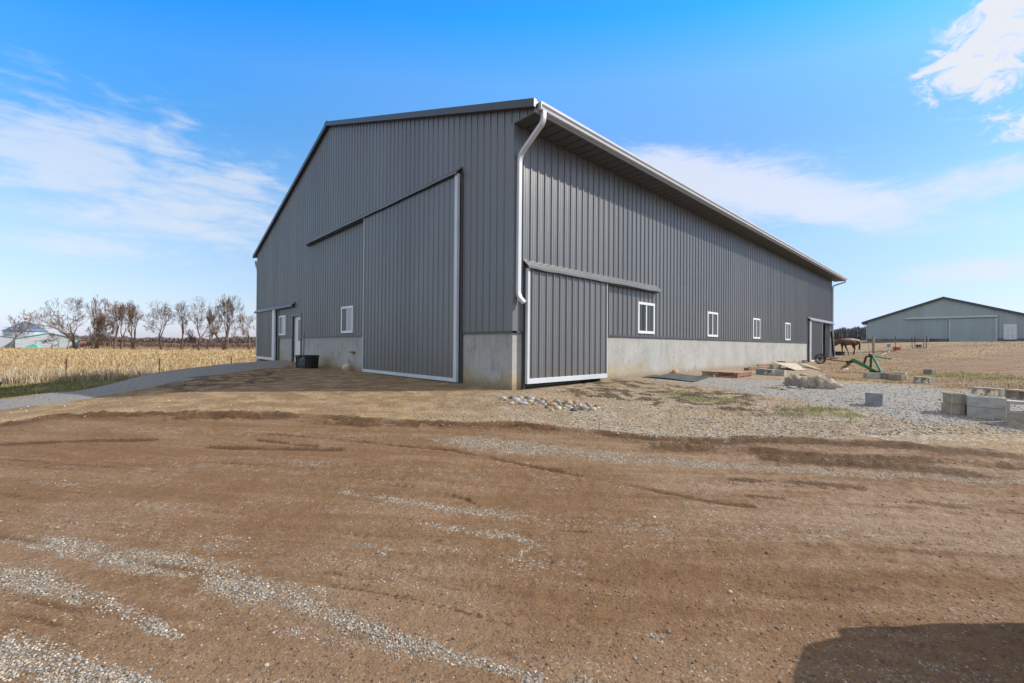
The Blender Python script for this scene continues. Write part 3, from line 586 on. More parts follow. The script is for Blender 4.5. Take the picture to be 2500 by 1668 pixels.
def concrete_mat():
    m = bpy.data.materials.new('poured_concrete'); m.use_nodes = True; nt = m.node_tree; p = nt.nodes['Principled BSDF']
    co = nt.nodes.new('ShaderNodeTexCoord').outputs['Object']
    a = noise(nt, co, 1.4, 5, .6); b = noise(nt, co, 9, 6, .65); c = noise(nt, mapping(nt, co, (7, 7, .5)), 1.3, 5, .6); d = noise(nt, co, 60, 3, .6)
    f = math_(nt, 'ADD', math_(nt, 'MULTIPLY', a, .4), math_(nt, 'ADD', math_(nt, 'MULTIPLY', b, .3), math_(nt, 'MULTIPLY', d, .2)))
    col = ramp(nt, f, [(.28, (.24, .236, .22)), (.45, (.365, .36, .34)), (.62, (.45, .443, .425))])
    z = nd(nt, 'ShaderNodeSeparateXYZ', {0: co}).outputs[2]
    run = math_(nt, 'MULTIPLY', sstep(nt, c, .56, .72), sstep(nt, math_(nt, 'ADD', z, math_(nt, 'MULTIPLY', a, .7)), .55, 1.5))
    col = mixc(nt, math_(nt, 'MULTIPLY', run, .5), col, (.2, .175, .13))
    lowst = sstep(nt, math_(nt, 'ADD', z, math_(nt, 'MULTIPLY', math_(nt, 'SUBTRACT', a, .5), 1.6)), .55, .05)
    xx = nd(nt, 'ShaderNodeSeparateXYZ', {0: co}).outputs[0]
    near_ = sstep(nt, xx, 9., 2.)
    col = mixc(nt, math_(nt, 'MULTIPLY', lowst, math_(nt, 'MULTIPLY_ADD', near_, .45, .2)), col, (.4, .29, .12))
    dark = sstep(nt, noise(nt, mapping(nt, co, (1, 1, .6)), 2.6, 6, .7), .56, .68)
    col = mixc(nt, math_(nt, 'MULTIPLY', dark, .55), col, (.2, .2, .185))
    v = nd(nt, 'ShaderNodeTexVoronoi', {'Vector': mapping(nt, co, (1.7, 1.7, 2.6)), 'Scale': 1.0, 'Randomness': .35})
    col = mixc(nt, math_(nt, 'MULTIPLY', sstep(nt, v.outputs['Distance'], .028, .018), .8), col, (.08, .075, .07))
    sp_ = nd(nt, 'ShaderNodeSeparateXYZ', {0: co}).outputs; fr = math_(nt, 'FRACT', math_(nt, 'DIVIDE', math_(nt, 'ADD', math_(nt, 'ADD', sp_[0], sp_[1]), .7), 2.44))
    col = mixc(nt, math_(nt, 'MULTIPLY', math_(nt, 'LESS_THAN', fr, .006), .5), col, (.17, .16, .145))
    col = mixc(nt, math_(nt, 'MULTIPLY', sstep(nt, math_(nt, 'ADD', z, math_(nt, 'MULTIPLY', b, -.5)), .02, -.22), .6), col, (.17, .12, .07))
    nt.links.new(col, p.inputs['Base Color']); p.inputs['Roughness'].default_value = .85; p.inputs['Specular IOR Level'].default_value = .25
    bb = nd(nt, 'ShaderNodeBump', {'Height': math_(nt, 'ADD', b, math_(nt, 'MULTIPLY', d, .4)), 'Strength': 1., 'Distance': .006}); nt.links.new(bb.outputs[0], p.inputs['Normal'])
    return m
M_conc = concrete_mat()

def wall_profile(s0, s1, phase, rib=.026, pitch=.2286):
    """ribbed sheet: (distance along wall, how far out) pairs"""
    pts = []; k = math.floor((s0-phase)/pitch)-1
    while phase+k*pitch < s1+pitch:
        c = phase+k*pitch
        pts += [(c-.024, 0), (c-.013, rib), (c+.013, rib), (c+.024, 0)]
        for q in (1/3, 2/3): m = c+pitch*q; pts += [(m-.012, 0), (m-.005, .005), (m+.005, .005), (m+.012, 0)]
        k += 1
    ins = [p for p in pts if s0 < p[0] < s1]
    return [(s0, 0)]+ins+[(s1, 0)]
def siding(mb, plane, s0, s1, zlo, zhi, off=.012, phase=0., breaks=(), rib=None):
    """plane 'x': gable wall at x=0, out is -x;  plane 'y': side wall at y=0, out is -y"""
    prof = wall_profile(s0, s1, phase, rib or (.02 if plane == 'x' else .024))
    for b in breaks:
        if s0 < b < s1: prof.append((b, 0))
    prof.sort()
    zl = zlo if callable(zlo) else (lambda s: zlo); zh = zhi if callable(zhi) else (lambda s: zhi)
    vs = []
    for s, o in prof:
        for z in (zl(s), zh(s)):
            vs.append((-(off+o), s, z) if plane == 'x' else (s, -(off+o), z))
    fs = [(2*i, 2*i+2, 2*i+3, 2*i+1) for i in range(len(prof)-1)]
    mb.add(vs, fs)
def screws(mb, plane, s0, s1, zs, phase, off=.012):
    k = math.ceil((s0-phase)/.2286)
    while phase+k*.2286 < s1:
        s = phase+k*.2286+.036
        for z in zs:
            if plane == 'x': mb.box((-off-.008, s-.008, z-.008), (-off, s+.008, z+.008))
            else: mb.box((s-.008, -off-.008, z-.008), (s+.008, -off, z+.008))
        k += 1

barn = empty('metal_barn', (0, 0, 0), label='big charcoal ribbed steel barn on a concrete base wall in the yard', cat='barn')
# foundation: open at the doors
mb = MB(); T = .2; zb = -.8
for y0, y1 in ((0, 1.79), (6.9, 13.0), (14.21, 16.5), (19.6, BW)): mb.box((0, y0, zb), (T, y1, H0))
mb.box((0, 1.79, zb), (T, 6.9, .02)); mb.box((0, 13.0, zb), (T, 14.21, .1)); mb.box((0, 16.5, zb), (T, 19.6, .04))
for x0, x1 in ((T, .34), (3.1, 24.2)): mb.box((x0, 0, zb), (x1, T, H0))
mb.box((.34, 0, zb), (3.1, T, .0)); mb.box((24.2, 0, zb), (BL, T, .06))
mb.box((BL-T, T, zb), (BL, BW, H0)); mb.box((T, BW-T, zb), (BL-T, BW, H0))
mb.prism([(-.1, -.12), (1.35, -.2), (1.2, -.002), (-.002, -.002), (-.002, .5), (-.11, .45)], -.3, -.035)
mb.build('foundation', M_conc, barn)
# gable wall skin
GZ = lambda s: roof_z(s)-.10
mb = MB()
siding(mb, 'x', 0, 13.0, H0, GZ, phase=.06, breaks=(YR,)); siding(mb, 'x', 13.0, 14.21, 2.2, GZ, phase=.06)
siding(mb, 'x', 14.21, 16.5, H0, GZ, phase=.06); siding(mb, 'x', 16.5, 19.6, 2.6, GZ, phase=.06); siding(mb, 'x', 19.6, BW, H0, GZ, phase=.06)
siding(mb, 'x', -OVH+.04, 0, ZS+.01, GZ, phase=.06)
mb.cur = 1; screws(mb, 'x', .1, 12, [1.35, 1.95, 2.56, 3.17, 3.78, 4.39, 5.0, 5.6, 6.2], .06)
mb.build('gable_wall', [M_side, M_screw], barn)
# side wall skin
mb = MB()
siding(mb, 'y', .02, 24.2, H0, ZS, phase=.046); siding(mb, 'y', 24.2, 29.95, 2.6, ZS, phase=.046); siding(mb, 'y', 29.95, BL, H0-1.15, ZS, phase=.046)
mb.cur = 1; screws(mb, 'y', .1, 13, [1.35, 1.95, 2.9, 3.5, 4.1, 4.7, 5.2], .046)
mb.build('side_wall', [M_side, M_screw], barn)
mb = MB(); mb.box((BL, 0, H0-1.2), (BL+.03, BW, ZS)); mb.box((0, BW, H0), (BL, BW+.03, ZS))
mb.add([(BL+.01, 0, ZS), (BL+.01, BW, ZS), (BL+.01, YR, ZR-.1)], [(0, 1, 2)]); mb.build('rear_wall', M_side, barn)
# roof slabs
mb = MB(); X0, X1 = -.07, BL+.5
for ya, yb in ((-OVH-.05, YR), (YR, BW+.5)):
    za, zb2 = roof_z(ya), roof_z(yb)
    mb.add([(X0, ya, za-.1), (X1, ya, za-.1), (X1, yb, zb2-.1), (X0, yb, zb2-.1), (X0, ya, za), (X1, ya, za), (X1, yb, zb2), (X0, yb, zb2)],
           [(0, 3, 2, 1), (4, 5, 6, 7), (0, 1, 5, 4), (1, 2, 6, 5), (2, 3, 7, 6), (3, 0, 4, 7)])
    k = 0
    while X0+.1+k*.2286 < X1:      # standing ribs
        x = X0+.1+k*.2286; s = 1 if ya < yb and ya < 0 else 1
        mb.add([(x-.03, ya, za+.001), (x-.01, ya, za+.02), (x+.01, ya, za+.02), (x+.03, ya, za+.001), (x-.03, yb, zb2+.001), (x-.01, yb, zb2+.02), (x+.01, yb, zb2+.02), (x+.03, yb, zb2+.001)], [(0, 1, 5, 4), (1, 2, 6, 5), (2, 3, 7, 6)]); k += 1
roof = mb.build('roof', M_trim, barn)
mb = MB()
for ya, yb in ((-OVH-.055, YR), (YR, BW+.5)):      # rake trim on the gable edge
    za, zb2 = roof_z(ya), roof_z(yb)
    for dx, dz0, dz1 in ((-.10, -.13, .03),):
        mb.add([(X0+dx+.02, ya, za+dz0), (X0+dx+.02, yb, zb2+dz0), (X0+dx+.02, yb, zb2+dz1), (X0+dx+.02, ya, za+dz1), (X0-.003, ya, za+dz0), (X0-.003, yb, zb2+dz0), (X0-.003, yb, zb2+dz1), (X0-.003, ya, za+dz1)],
               [(0, 1, 2, 3), (4, 7, 6, 5), (0, 4, 5, 1), (3, 2, 6, 7), (0, 3, 7, 4), (1, 5, 6, 2)])
mb.build('rake_trim', M_trim, roof)
mb = MB(); mb.add([(X0-.09, YR-.2, ZR-.2*SL+.03), (X0-.09, YR, ZR+.05), (X0-.09, YR+.2, ZR-.2*SL+.03), (X1, YR-.2, ZR-.2*SL+.03), (X1, YR, ZR+.05), (X1, YR+.2, ZR-.2*SL+.03)], [(0, 1, 4, 3), (1, 2, 5, 4)]); mb.build('ridge_cap', M_trim, roof)
# soffit with cross joints, fascia, gutter
mb = MB(); k = 0; x = .0
while x < BL+.45:
    mb.box((x+.012, -OVH+.045, ZS+.002), (x+.29, -.045, ZS+.016)); mb.box((x+.29, -OVH+.045, ZS+.03), (x+.317, -.045, ZS+.04)); x += .305
soff = mb.build('soffit', M_soff, barn)
mb = MB(); mb.box((.0, -.05, ZS-.02), (BL, -.036, ZS+.02)); mb.box((-.03, -OVH+.03, ZS-.008), (.02, -.03, ZS+.022)); mb.build('soffit_trim', M_soff, soff)
mb = MB(); mb.box((-.05, -OVH-.005, ZS-.01), (BL+.48, -OVH+.03, ZS+.2)); fas = mb.build('fascia', M_fas, barn)
gp = [(-OVH-.006, ZS+.045), (-OVH-.085, ZS+.045), (-OVH-.095, ZS+.09), (-OVH-.125, ZS+.125), (-OVH-.13, ZS+.17), (-OVH-.118, ZS+.17), (-OVH-.113, ZS+.13), (-OVH-.085, ZS+.095), (-OVH-.078, ZS+.055), (-OVH-.006, ZS+.055)]
mb = MB(); n = len(gp); mb.add([(.0, y, z) for y, z in gp]+[(BL+.52, y, z) for y, z in gp], [tuple(range(n)), tuple(range(2*n-1, n-1, -1))]+[(i, n+i, n+(i+1) % n, (i+1) % n) for i in range(n)])
mb.box((-.012, -OVH-.128, ZS+.045), (0, -OVH-.006, ZS+.17)); mb.box((BL+.52, -OVH-.128, ZS+.045), (BL+.53, -OVH-.006, ZS+.17))
gut = mb.build('gutter', M_white, barn)
def downspout(pts, name='downspout', m=M_white):
    P = [Vector(p) for p in pts]; out = [P[0]]
    for i in range(1, len(P)-1):       # rounded elbows
        a = (P[i-1]-P[i]); b = (P[i+1]-P[i]); r = min(.13, a.length*.45, b.length*.45); a.normalize(); b.normalize()
        for t in (0, .25, .5, .75, 1): out.append((P[i]+a*r)*(1-t)**2+P[i]*2*t*(1-t)+(P[i]+b*r)*t*t)
    out.append(P[-1]); mb = MB(); mb.tube(out, 0, square=(.1, .075))
    for q in (len(out)//2,): mb.tube([out[q]-Vector((0, 0, .05)), out[q]+Vector((0, 0, .0))], 0, square=(.106, .081)) if abs((out[q]-out[q-1]).normalized().z) > .95 else None
    return mb.build(name, m, barn, bevel=.012)
downspout([(.13, -OVH-.055, ZS+.05), (.13, -OVH-.055, ZS-.16), (.09, -.085, ZS-.66), (.09, -.075, 1.98), (.14, -.2, 1.83)])
downspout([(BL+.42, -OVH-.055, ZS+.05), (BL+.42, -OVH-.055, ZS-.1), (BL+.08, -.07, ZS-.35), (BL+.08, -.07, .3)])
downspout([(.02, BW+.56, 5.5), (.02, BW+.5, 5.3), (.02, BW+.1, 4.9), (.02, BW+.08, .3)])
# corner and base trim
mb = MB(); mb.box((-.037, -.04, H0-.02), (-.012, .05, ZS-.01)); mb.box((-.012, -.04, H0-.02), (.09, -.014, ZS-.01)); mb.build('corner_trim', M_side, barn); mb = MB(); mb.box((-.036, BW-.06, .1), (-.012, BW+.035, 5.55)); mb.build('corner_trim', M_side, barn); mb = MB(); mb.box((BL-.09, -.037, .1), (BL+.035, -.014, ZS-.01)); mb.build('corner_trim', M_side, barn)
mb = MB()
for y0, y1 in ((.0, 1.7), (7.0, 12.98), (14.26, 16.3)): mb.box((-.04, y0, H0-.025), (-.0, y1, H0+.02))
for x0, x1 in ((-.04, .27), (3.3, 24.1)): mb.box((x0, -.04, H0-.025), (x1, -.0, H0+.02))
mb.build('base_trim', M_trim, barn)

def awning(plane, s0, s1, z, name='track_cover'):
    """sloping cover over a sliding-door track, with the rail beneath"""
    prof = [(.012, z), (.2, z-.17), (.2, z-.215), (.185, z-.215), (.185, z-.185), (.04, z-.05), (.012, z-.05)]
    P = lambda o, s, zz: (-o, s, zz) if plane == 'x' else (s, -o, zz)
    mb = MB(); n = len(prof); m = 24
    rr = random.Random(int(s0*10)); vs = []
    for i in range(m+1):
        s = s0+(s1-s0)*i/m; w = rr.uniform(-.008, .008)
        vs += [P(o, s, zz+(w if 0 < j < 5 else 0)) for j, (o, zz) in enumerate(prof)]
    mb.add(vs, [(i*n+j, i*n+(j+1) % n, (i+1)*n+(j+1) % n, (i+1)*n+j) for i in range(m) for j in range(n)]+[tuple(range(n)), tuple(m*n+j for j in range(n))])
    o = mb.build(name, M_cover, barn)
    mb = MB(); lo = P(.14, s0+.05, z-.24); hi = P(.035, s1-.05, z-.13)
    mb.box(tuple(map(min, lo, hi)), tuple(map(max, lo, hi))); mb.build('rail', M_trim, o)
    return o
def sliding_door(plane, s0, s1, z0, z1, frame, phase, out=.12):
    """frame: dict(side0, side1, bottom, top) widths of the white edging"""
    P = lambda o, s, zz: (-o, s, zz) if plane == 'x' else (s, -o, zz)
    mb = MB(); siding(mb, plane, s0, s1, z0, z1, off=out, phase=phase)
    lo, hi = P(out-.002, s0, z0), P(out-.045, s1, z1); mb.box(tuple(map(min, lo, hi)), tuple(map(max, lo, hi)))
    mb.cur = 1; zs = [z0+.35+.62*i for i in range(int((z1-z0-.4)/.62)+1)]
    if plane == 'y': screws(mb, plane, s0+.1, s1-.1, zs, phase, off=out)
    d = mb.build('sliding_door', [M_side, M_screw], barn)
    mb = MB(); e = out+.024; b_ = out-.05
    def bx(sa, sb, za, zc, m=e):
        lo, hi = P(b_, sa, za), P(m, sb, zc); mb.box(tuple(map(min, lo, hi)), tuple(map(max, lo, hi)))
    a, c, bt, tp = frame
    bx(s0-.004, s1+.004, z0-.006, z0+bt, e+.003)
    if a: bx(s0-.004, s0+a, z0+bt, z1-tp)
    if c: bx(s1-c, s1+.004, z0+bt, z1-tp)
    if tp: bx(s0-.004, s1+.004, z1-tp, z1, e-.003)
    mb.build('door_frame', M_white, d, bevel=.004)
    return d
# gable: the tall door, the small door at the far end
sliding_door('x', 1.765, 6.78, .075, 5.0, (.115, .03, .085, 0), 1.9); awning('x', 1.74, 12.2, 5.19)
sliding_door('x', 16.45, 19.75, .13, 2.58, (.42, .05, .13, 0), 16.6); awning('x', 13.75, 20.15, 2.79)
for lo_, hi_ in (((-.055, 1.68, .0), (-.012, 1.75, 5.0)), ((-.05, 16.1, .1), (-.0, 16.35, 2.55)), ((-.035, 1.76, .02), (-.014, 6.8, 5.)), ((.275, -.055, .0), (.335, -.0, 2.6)), ((24.1, -.04, .1), (24.25, -.0, 2.6))): mb = MB(); mb.box(lo_, hi_); mb.build('jamb_or_shade_strip', M_trim, barn)  # real jambs, but the first strip is painted shade behind the tall door's edge
# side wall: near door, far door
sliding_door('y', .31, 3.235, .14, 2.58, (.062, .028, .105, 0), .46); awning('y', .27, 6.0, 2.785)
sliding_door('y', 23.98, 27.1, .12, 2.57, (.24, .03, .09, 0), 24.2); awning('y', 23.85, 30.3, 2.75)
mb = MB(); mb.box((29.9, -.05, .06), (29.98, .14, 2.58)); mb.build('jamb_or_shade_strip', M_grey, barn); mb = MB(); mb.box((27.1, -.0, 2.52), (29.9, .1, 2.62)); mb.build('door_header', M_grey, barn)
mb = MB(); siding(mb, 'y', 29.05, 29.88, .1, 2.52, off=-.1, phase=29.1); mb.box((29.05, .1, .1), (29.88, .13, 2.52)); mb.build('inner_door', M_side, barn)
M_girt = mat('pine_girt', (.42, .3, .17), (.5, .38, .23), 3, rough=.7)
mb = MB()
for z in (.25, .85, 1.45, 2.05): mb.box((26.2, 1.7, z), (30.2, 1.75, z+.14))
for x in (26.6, 28.0, 29.4): mb.box((x, 1.76, 0), (x+.14, 1.9, 2.6))
mb.build('wall_girt', M_girt, barn); mb = MB(); mb.box((26., 1.95, .0), (30.2, 1.98, 3.)); mb.build('inner_wall', M_dark, barn)  # inner wall coloured near-black to stand for the unlit barn interior
mb = MB(); mb.box((T, T, -.06), (BL-T, BW-T, .075)); mb.build('floor_slab', M_conc, barn)
# windows and the entry door
def window(plane, s0, s1, z0, z1, mats_):
    P = lambda o, s, zz: (-o, s, zz) if plane == 'x' else (s, -o, zz)
    def bx(mb, o0, o1, sa, sb, za, zc):
        lo, hi = P(o0, sa, za), P(o1, sb, zc); mb.box(tuple(map(min, lo, hi)), tuple(map(max, lo, hi)))
    mb = MB(); w = .075
    bx(mb, -.03, .05, s0, s1, z0, z0+w*1.05); bx(mb, -.03, .05, s0, s1, z1-w, z1)
    bx(mb, -.03, .048, s0, s0+w, z0+w*1.05, z1-w); bx(mb, -.03, .048, s1-w, s1, z0+w*1.05, z1-w)
    bx(mb, .0, .042, (s0+s1)/2-.028, (s0+s1)/2+.028, z0+w*1.05, z1-w)
    f = mb.build('window', M_vinyl, barn, bevel=.006)
    for i, m in enumerate(mats_):
        a = s0+w if i == 0 else (s0+s1)/2+.028; b = (s0+s1)/2-.028 if i == 0 else s1-w
        mb = MB(); bx(mb, .0, .034 if i == 0 else .028, a, b, z0+w*1.05, z1-w); mb.build('pane', m, f)
    return f
for s in (4.9, 9.67, 14.47, 19.29): window('y', s, s+.95, 1.315, 2.225, (M_gl, M_gl2))
window('x', 7.77, 8.74, 1.325, 2.25, (M_gl3, M_gl)); window('x', 15.1, 16.08, 1.325, 2.25, (M_gl3, M_gl))
mb = MB(); mb.box((.06, 13.1, .1), (.105, 14.11, 2.13)); dr = mb.build('entry_door', M_vinyl, barn)
mb = MB(); mb.box((-.03, 12.96, .1), (.12, 13.08, 2.25)); mb.box((-.03, 14.13, .1), (.12, 14.26, 2.25)); mb.box((-.03, 13.08, 2.14), (.12, 14.13, 2.25)); mb.build('door_casing', M_trim, dr)
mb = MB(); mb.box((.045, 13.32, 1.08), (.0595, 13.6, 1.98)); mb.build('door_pane', M_gl, dr)
mb = MB(); mb.tube([(.06, 13.18, 1.02), (.0, 13.18, 1.02), (.0, 13.3, 1.02)], .012, 8); mb.build('handle', M_grey, dr)
mb = MB(); mb.box((-.12, 7.62, .655), (0, 7.83, .7)); mb.box((-.1, 7.66, .64), (-.01, 7.8, .655)); mb.build('wooden_bracket', mat('rusty_wood', (.2, .1, .045), (.3, .17, .08), 8), barn)

# ------------------------------------------------------------------ objects in the yard
def at(u, t, z): return hit(u, t, 2, z)
def yaw_of(p, q): return math.atan2(q[1]-p[1], q[0]-p[0])
# concrete blocks
def block_mesh(l=.39, w=.19, h=.19, cores=True):
    mb = MB(); s = .034
    if cores:
        mb.box((0, 0, 0), (l, s, h)); mb.box((0, w-s, 0), (l, w, h))
        for x0 in (0, l/2-.016, l-.032): mb.box((x0, s, 0), (x0+.032, w-s, h))
    else: mb.box((0, 0, 0), (l, w, h))
    return mb
M_blk = mat('grey_block', (.33, .315, .28), (.46, .44, .4), 7, rough=.9, spec=.2, bump=.004, bscale=70, fine=.25)
M_blk2 = mat('tan_block', (.3, .26, .2), (.4, .355, .28), 6, rough=.9, spec=.2, bump=.004, bscale=70, fine=.25)
M_blk3 = mat('blue_grey_block', (.2, .205, .205), (.29, .295, .295), 7, rough=.9, spec=.2, bump=.003, bscale=70, fine=.2)
def block(p, rz, label, lay='up', m=M_blk, l=.39, w=.19, h=.19, cores=True, z=None, tilt=0.):
    """p: near-left bottom corner on the ground; lay: up (cores vertical), side (cores level)"""
    o = block_mesh(l, w, h, cores).build('concrete_block', m, None, bevel=.007)
    zz = gz1(p[0], p[1])-.012 if z is None else z
    if lay == 'side': o.rotation_euler = (R(90)+tilt, 0, rz); d = Matrix.Rotation(rz, 3, 'Z') @ Vector((0, h, 0)); o.location = (p[0]+d.x, p[1]+d.y, zz)
    else: o.rotation_euler = (tilt, 0, rz); o.location = (p[0], p[1], zz)
    return tag(o, label, 'concrete block', 'loose concrete blocks in the yard')
SB = dict(l=.365, w=.17, h=.148)
A = G(2361, 1017); B = G(2450, 1027); rz = yaw_of(A, B); zA = gz1(A[0], A[1])-.012
block(A, rz, 'long front block on the ground in the block stack at the right edge', m=M_blk, **SB)
block(A+np.array([.012, .0, 0]), rz-.02, 'smooth block laid on the front of the right hand block stack, upper course', z=zA+.15, m=M_blk, **SB)
C_ = G(2325, 1013); D_2 = G(2297, 1004); r2 = yaw_of(D_2, C_); zD = gz1(D_2[0], D_2[1])-.012
block(D_2, r2, 'tan block at ground level on the shaded left corner of the stack', m=M_blk2, l=.24, w=.16, h=.148)
block(D_2+np.array([.04, -.015, 0]), r2-.05, 'tan block on top at the left corner of the stack, open core upward', m=M_blk2, z=zD+.15, l=.24, w=.16, h=.148)
E_ = G(2347, 1012); E_ = np.array([E_[0]+.05, E_[1]+.0, 0])
block(E_, r2+.25, 'lower block in the gap between left corner and long front blocks', m=M_blk3, l=.17, w=.12, h=.148)
block(E_, r2+.2, 'narrow upper block wedged between left corner and long front blocks', m=M_blk, z=gz1(E_[0], E_[1])+.138, l=.17, w=.12, h=.148)
zF = gz1(4.2, -7.2); Fb = at(2371, 967, zF); Fc = at(2449, 974, zF)
block(Fb, yaw_of(Fb, Fc), 'block on its side behind the stack with daylight through its cores', lay='side', m=M_blk, l=.42, w=.19, h=.14, z=zF-.01)
Fd = at(2452, 975, zF); Fe = at(2540, 985, zF)
block(Fd, yaw_of(Fd, Fe), 'block on its side at the right edge behind the stack, dark cores', lay='side', m=M_blk2, l=.42, w=.2, h=.19, z=zF-.01)
H1 = G(2457, 1034); H2 = G(2545, 1046)
block(H1, yaw_of(H1, H2), 'bottom block of the right edge pair in the block stack', m=M_blk2, **SB)
block(H1, yaw_of(H1, H2)+.04, 'top block of the right edge pair, open core facing the camera', lay='side', z=gz1(H1[0], H1[1])+.138, m=M_blk, l=.365, w=.16, h=.15)
K = G(2466, 1040)
mb = MB(); mb.prism([(0, 0), (.15, .01), (.16, .04), (.1, .045), (.0, .035)], 0, .09); o = mb.build('block_fragment', M_blk2, None, bevel=.005)
o.location = (K[0]+.03, K[1]+.03, K[2]+.0); o.rotation_euler = (R(-22), R(18), yaw_of(H1, H2)-.7); tag(o, 'broken block piece leaning against the right edge of the stack', 'block fragment')
S1 = G(2112, 990); S2 = G(2150, 993)
block(S1, yaw_of(S1, S2), 'square half block standing alone in the middle of the grey gravel', m=M_blk3, l=.215, w=.2, h=.215, cores=False)
def row(u0, u1, t, label, lay, m, dt=0, **k):
    p = G(u0, t); q = G(u1, t+dt); return block(p, yaw_of(p, q)+k.pop('turn', 0), label, lay, m, **k)
row(2116, 2141, 924, 'leftmost block of the row below the green frame', 'up', M_blk, 1, turn=.15)
row(2144, 2164, 923, 'second block of the row below the green frame, dull green grey', 'up', M_blk3, 2, turn=-.2)
row(2168, 2203, 927, 'block with two open cores facing up beside the green frame', 'up', M_blk2, 3)
row(2172, 2190, 922, 'low block half hidden behind the block with two open cores', 'up', M_blk, 1)
row(2230, 2262, 934, 'block on its side alone in dry grass, two dark cores showing', 'side', M_blk, 1.5)
row(2254, 2271, 913, 'small dark blue grey block farthest out in the dry grass', 'up', M_blk3, .4, l=.25, w=.19, h=.18, cores=False)
row(1845, 1861, 913.5, 'left block of the three between pallet and plywood, dark face', 'up', M_blk3, 1.2, l=.22)
row(1861, 1875, 914.5, 'middle block of the three beside the pallet, cores showing', 'side', M_blk, 1.5)
row(1893, 1908, 917, 'right block of the three beside the pallet, pale sunny end', 'up', M_blk, 1.2, l=.25)
row(1957, 1966, 886.5, 'little block against the concrete wall beside the far sliding door', 'up', M_blk, .5, l=.2, cores=False)
# plywood ramps with a block under the raised end
M_ply = mat('weathered_plywood', (.36, .29, .21), (.5, .43, .34), 4, rough=.85, stretch=(1, 4, 1), fine=.15)
M_brd = mat('red_brown_board', (.2, .1, .07), (.3, .17, .12), 3, rough=.85, fine=.2)
def slab(name, corners, th, m, label, cat, parent=None):
    vs = [tuple(c) for c in corners]; dn = [(c[0], c[1], c[2]-th) for c in corners]; n = len(vs)
    mb = MB(); mb.add(dn+vs, [tuple(range(n-1, -1, -1)), tuple(range(n, 2*n))]+[(i, (i+1) % n, n+(i+1) % n, n+i) for i in range(n)])
    o = mb.build(name, m, parent); return tag(o, label, cat) if label else o
gx = lambda u, t, dz: G(u, t)+np.array([0, 0, dz])
p1_ = at(1886.5, 884, .365); q1_ = gx(1942.5, 905.5, .03); q2_ = gx(1967, 904.5, .03); p2_ = at(1944, 887.3, .25)
slab('plywood_sheet', [p1_, q1_, q2_, p2_], .022, M_ply, 'wide plywood sheet propped on a block as a ramp by the concrete wall', 'plywood')
slab('plank', [at(1950, 887.6, .2), gx(1985, 901.5, .03), gx(2013, 907.5, .03), at(1968, 888.2, .2)], .025, M_ply, 'narrow pale plank sloping to the grass right of the plywood sheet', 'plank')
pb = G(1888, 902.5); o = block(pb, yaw_of(pb, G(1905, 902.5)), 'block under the raised end of the plywood sheet', 'up', M_blk2, z=gz1(pb[0], pb[1]))
pb2 = G(1897, 901); block(pb2+np.array([.25, .1, 0]), .3, 'block in the dark under the plywood sheet', 'up', M_blk3)
mb = MB(); mb.lathe([(0, 0), (.17, 0), (.19, .05), (.2, .05), (.2, .035), (.17, .075), (0, .08)], 24); o = mb.build('metal_pan', mat('dark_pan', (.05, .055, .075), rough=.4), None, smooth=True)
pp = hit(1908, 883.5, 1, -.35); o.location = (pp[0], pp[1], pp[2]-.05); tag(o, 'dark round pan lying on the plywood against the concrete wall', 'pan')
def timber(u0, t0, u1, t1, w, h, label, m=M_brd, dz=.0):
    p = G(u0, t0); q = G(u1, t1); mb = MB(); mb.bar((p[0], p[1], p[2]+h/2+dz), (q[0], q[1], q[2]+h/2+dz), w, h); return tag(mb.build('timber', m, None, bevel=.004), label, 'timber', 'boards lying along the concrete wall')
timber(1829, 899.5, 1884, 896.5, .14, .05, 'long red brown board along the concrete wall left of the plywood')
timber(1822, 904.5, 1844, 904, .2, .09, 'short thick brown timber between pallet and the three blocks')
timber(1850, 896.5, 1880, 895, .09, .06, 'thin dark board lying on the red brown board by the wall', dz=.05)
# rubber mats
M_rub = mat('black_rubber', (.03, .032, .036), (.07, .075, .08), 3, rough=.7, bump=.003, bscale=60)
def mat_sheet(px, th, label):
    P = [G(*q) for q in px]; n = 14; vs = []; rr = random.Random(3)
    for i in range(n+1):
        for j in range(n+1):
            s, t = i/n, j/n; p = (P[0]*(1-s)+P[1]*s)*(1-t)+(P[3]*(1-s)+P[2]*s)*t
            vs.append((p[0], p[1], gz1(p[0], p[1])+.02+.015*math.sin(5*s+2*t)*s+rr.uniform(0, .006)+th))
    k = (n+1)**2; top = list(vs); bot = [(x, y, z-.022) for x, y, z in vs]
    fs = [(i*(n+1)+j, (i+1)*(n+1)+j, (i+1)*(n+1)+j+1, i*(n+1)+j+1) for i in range(n) for j in range(n)]
    ed = [i*(n+1) for i in range(n+1)]+[n*(n+1)+j for j in range(1, n+1)]+[i*(n+1)+n for i in range(n-1, -1, -1)]+[j for j in range(n-1, 0, -1)]
    mb = MB(); mb.add(top+bot, fs+[tuple(k+q for q in f[::-1]) for f in fs]+[(a, b, k+b, k+a) for a, b in zip(ed, ed[1:]+ed[:1])])
    return tag(mb.build('rubber_mat', M_rub, None, smooth=False), label, 'rubber mat')
mat_sheet([(1588, 923.5), (1694, 933.5), (1733, 922), (1642, 914)], .012, 'wide black stall mat lying on the ground by the concrete wall')
mat_sheet([(1567, 921.5), (1610, 925), (1636, 918), (1592, 916.5)], -.012, 'smaller black mat sticking out from under the wide stall mat')
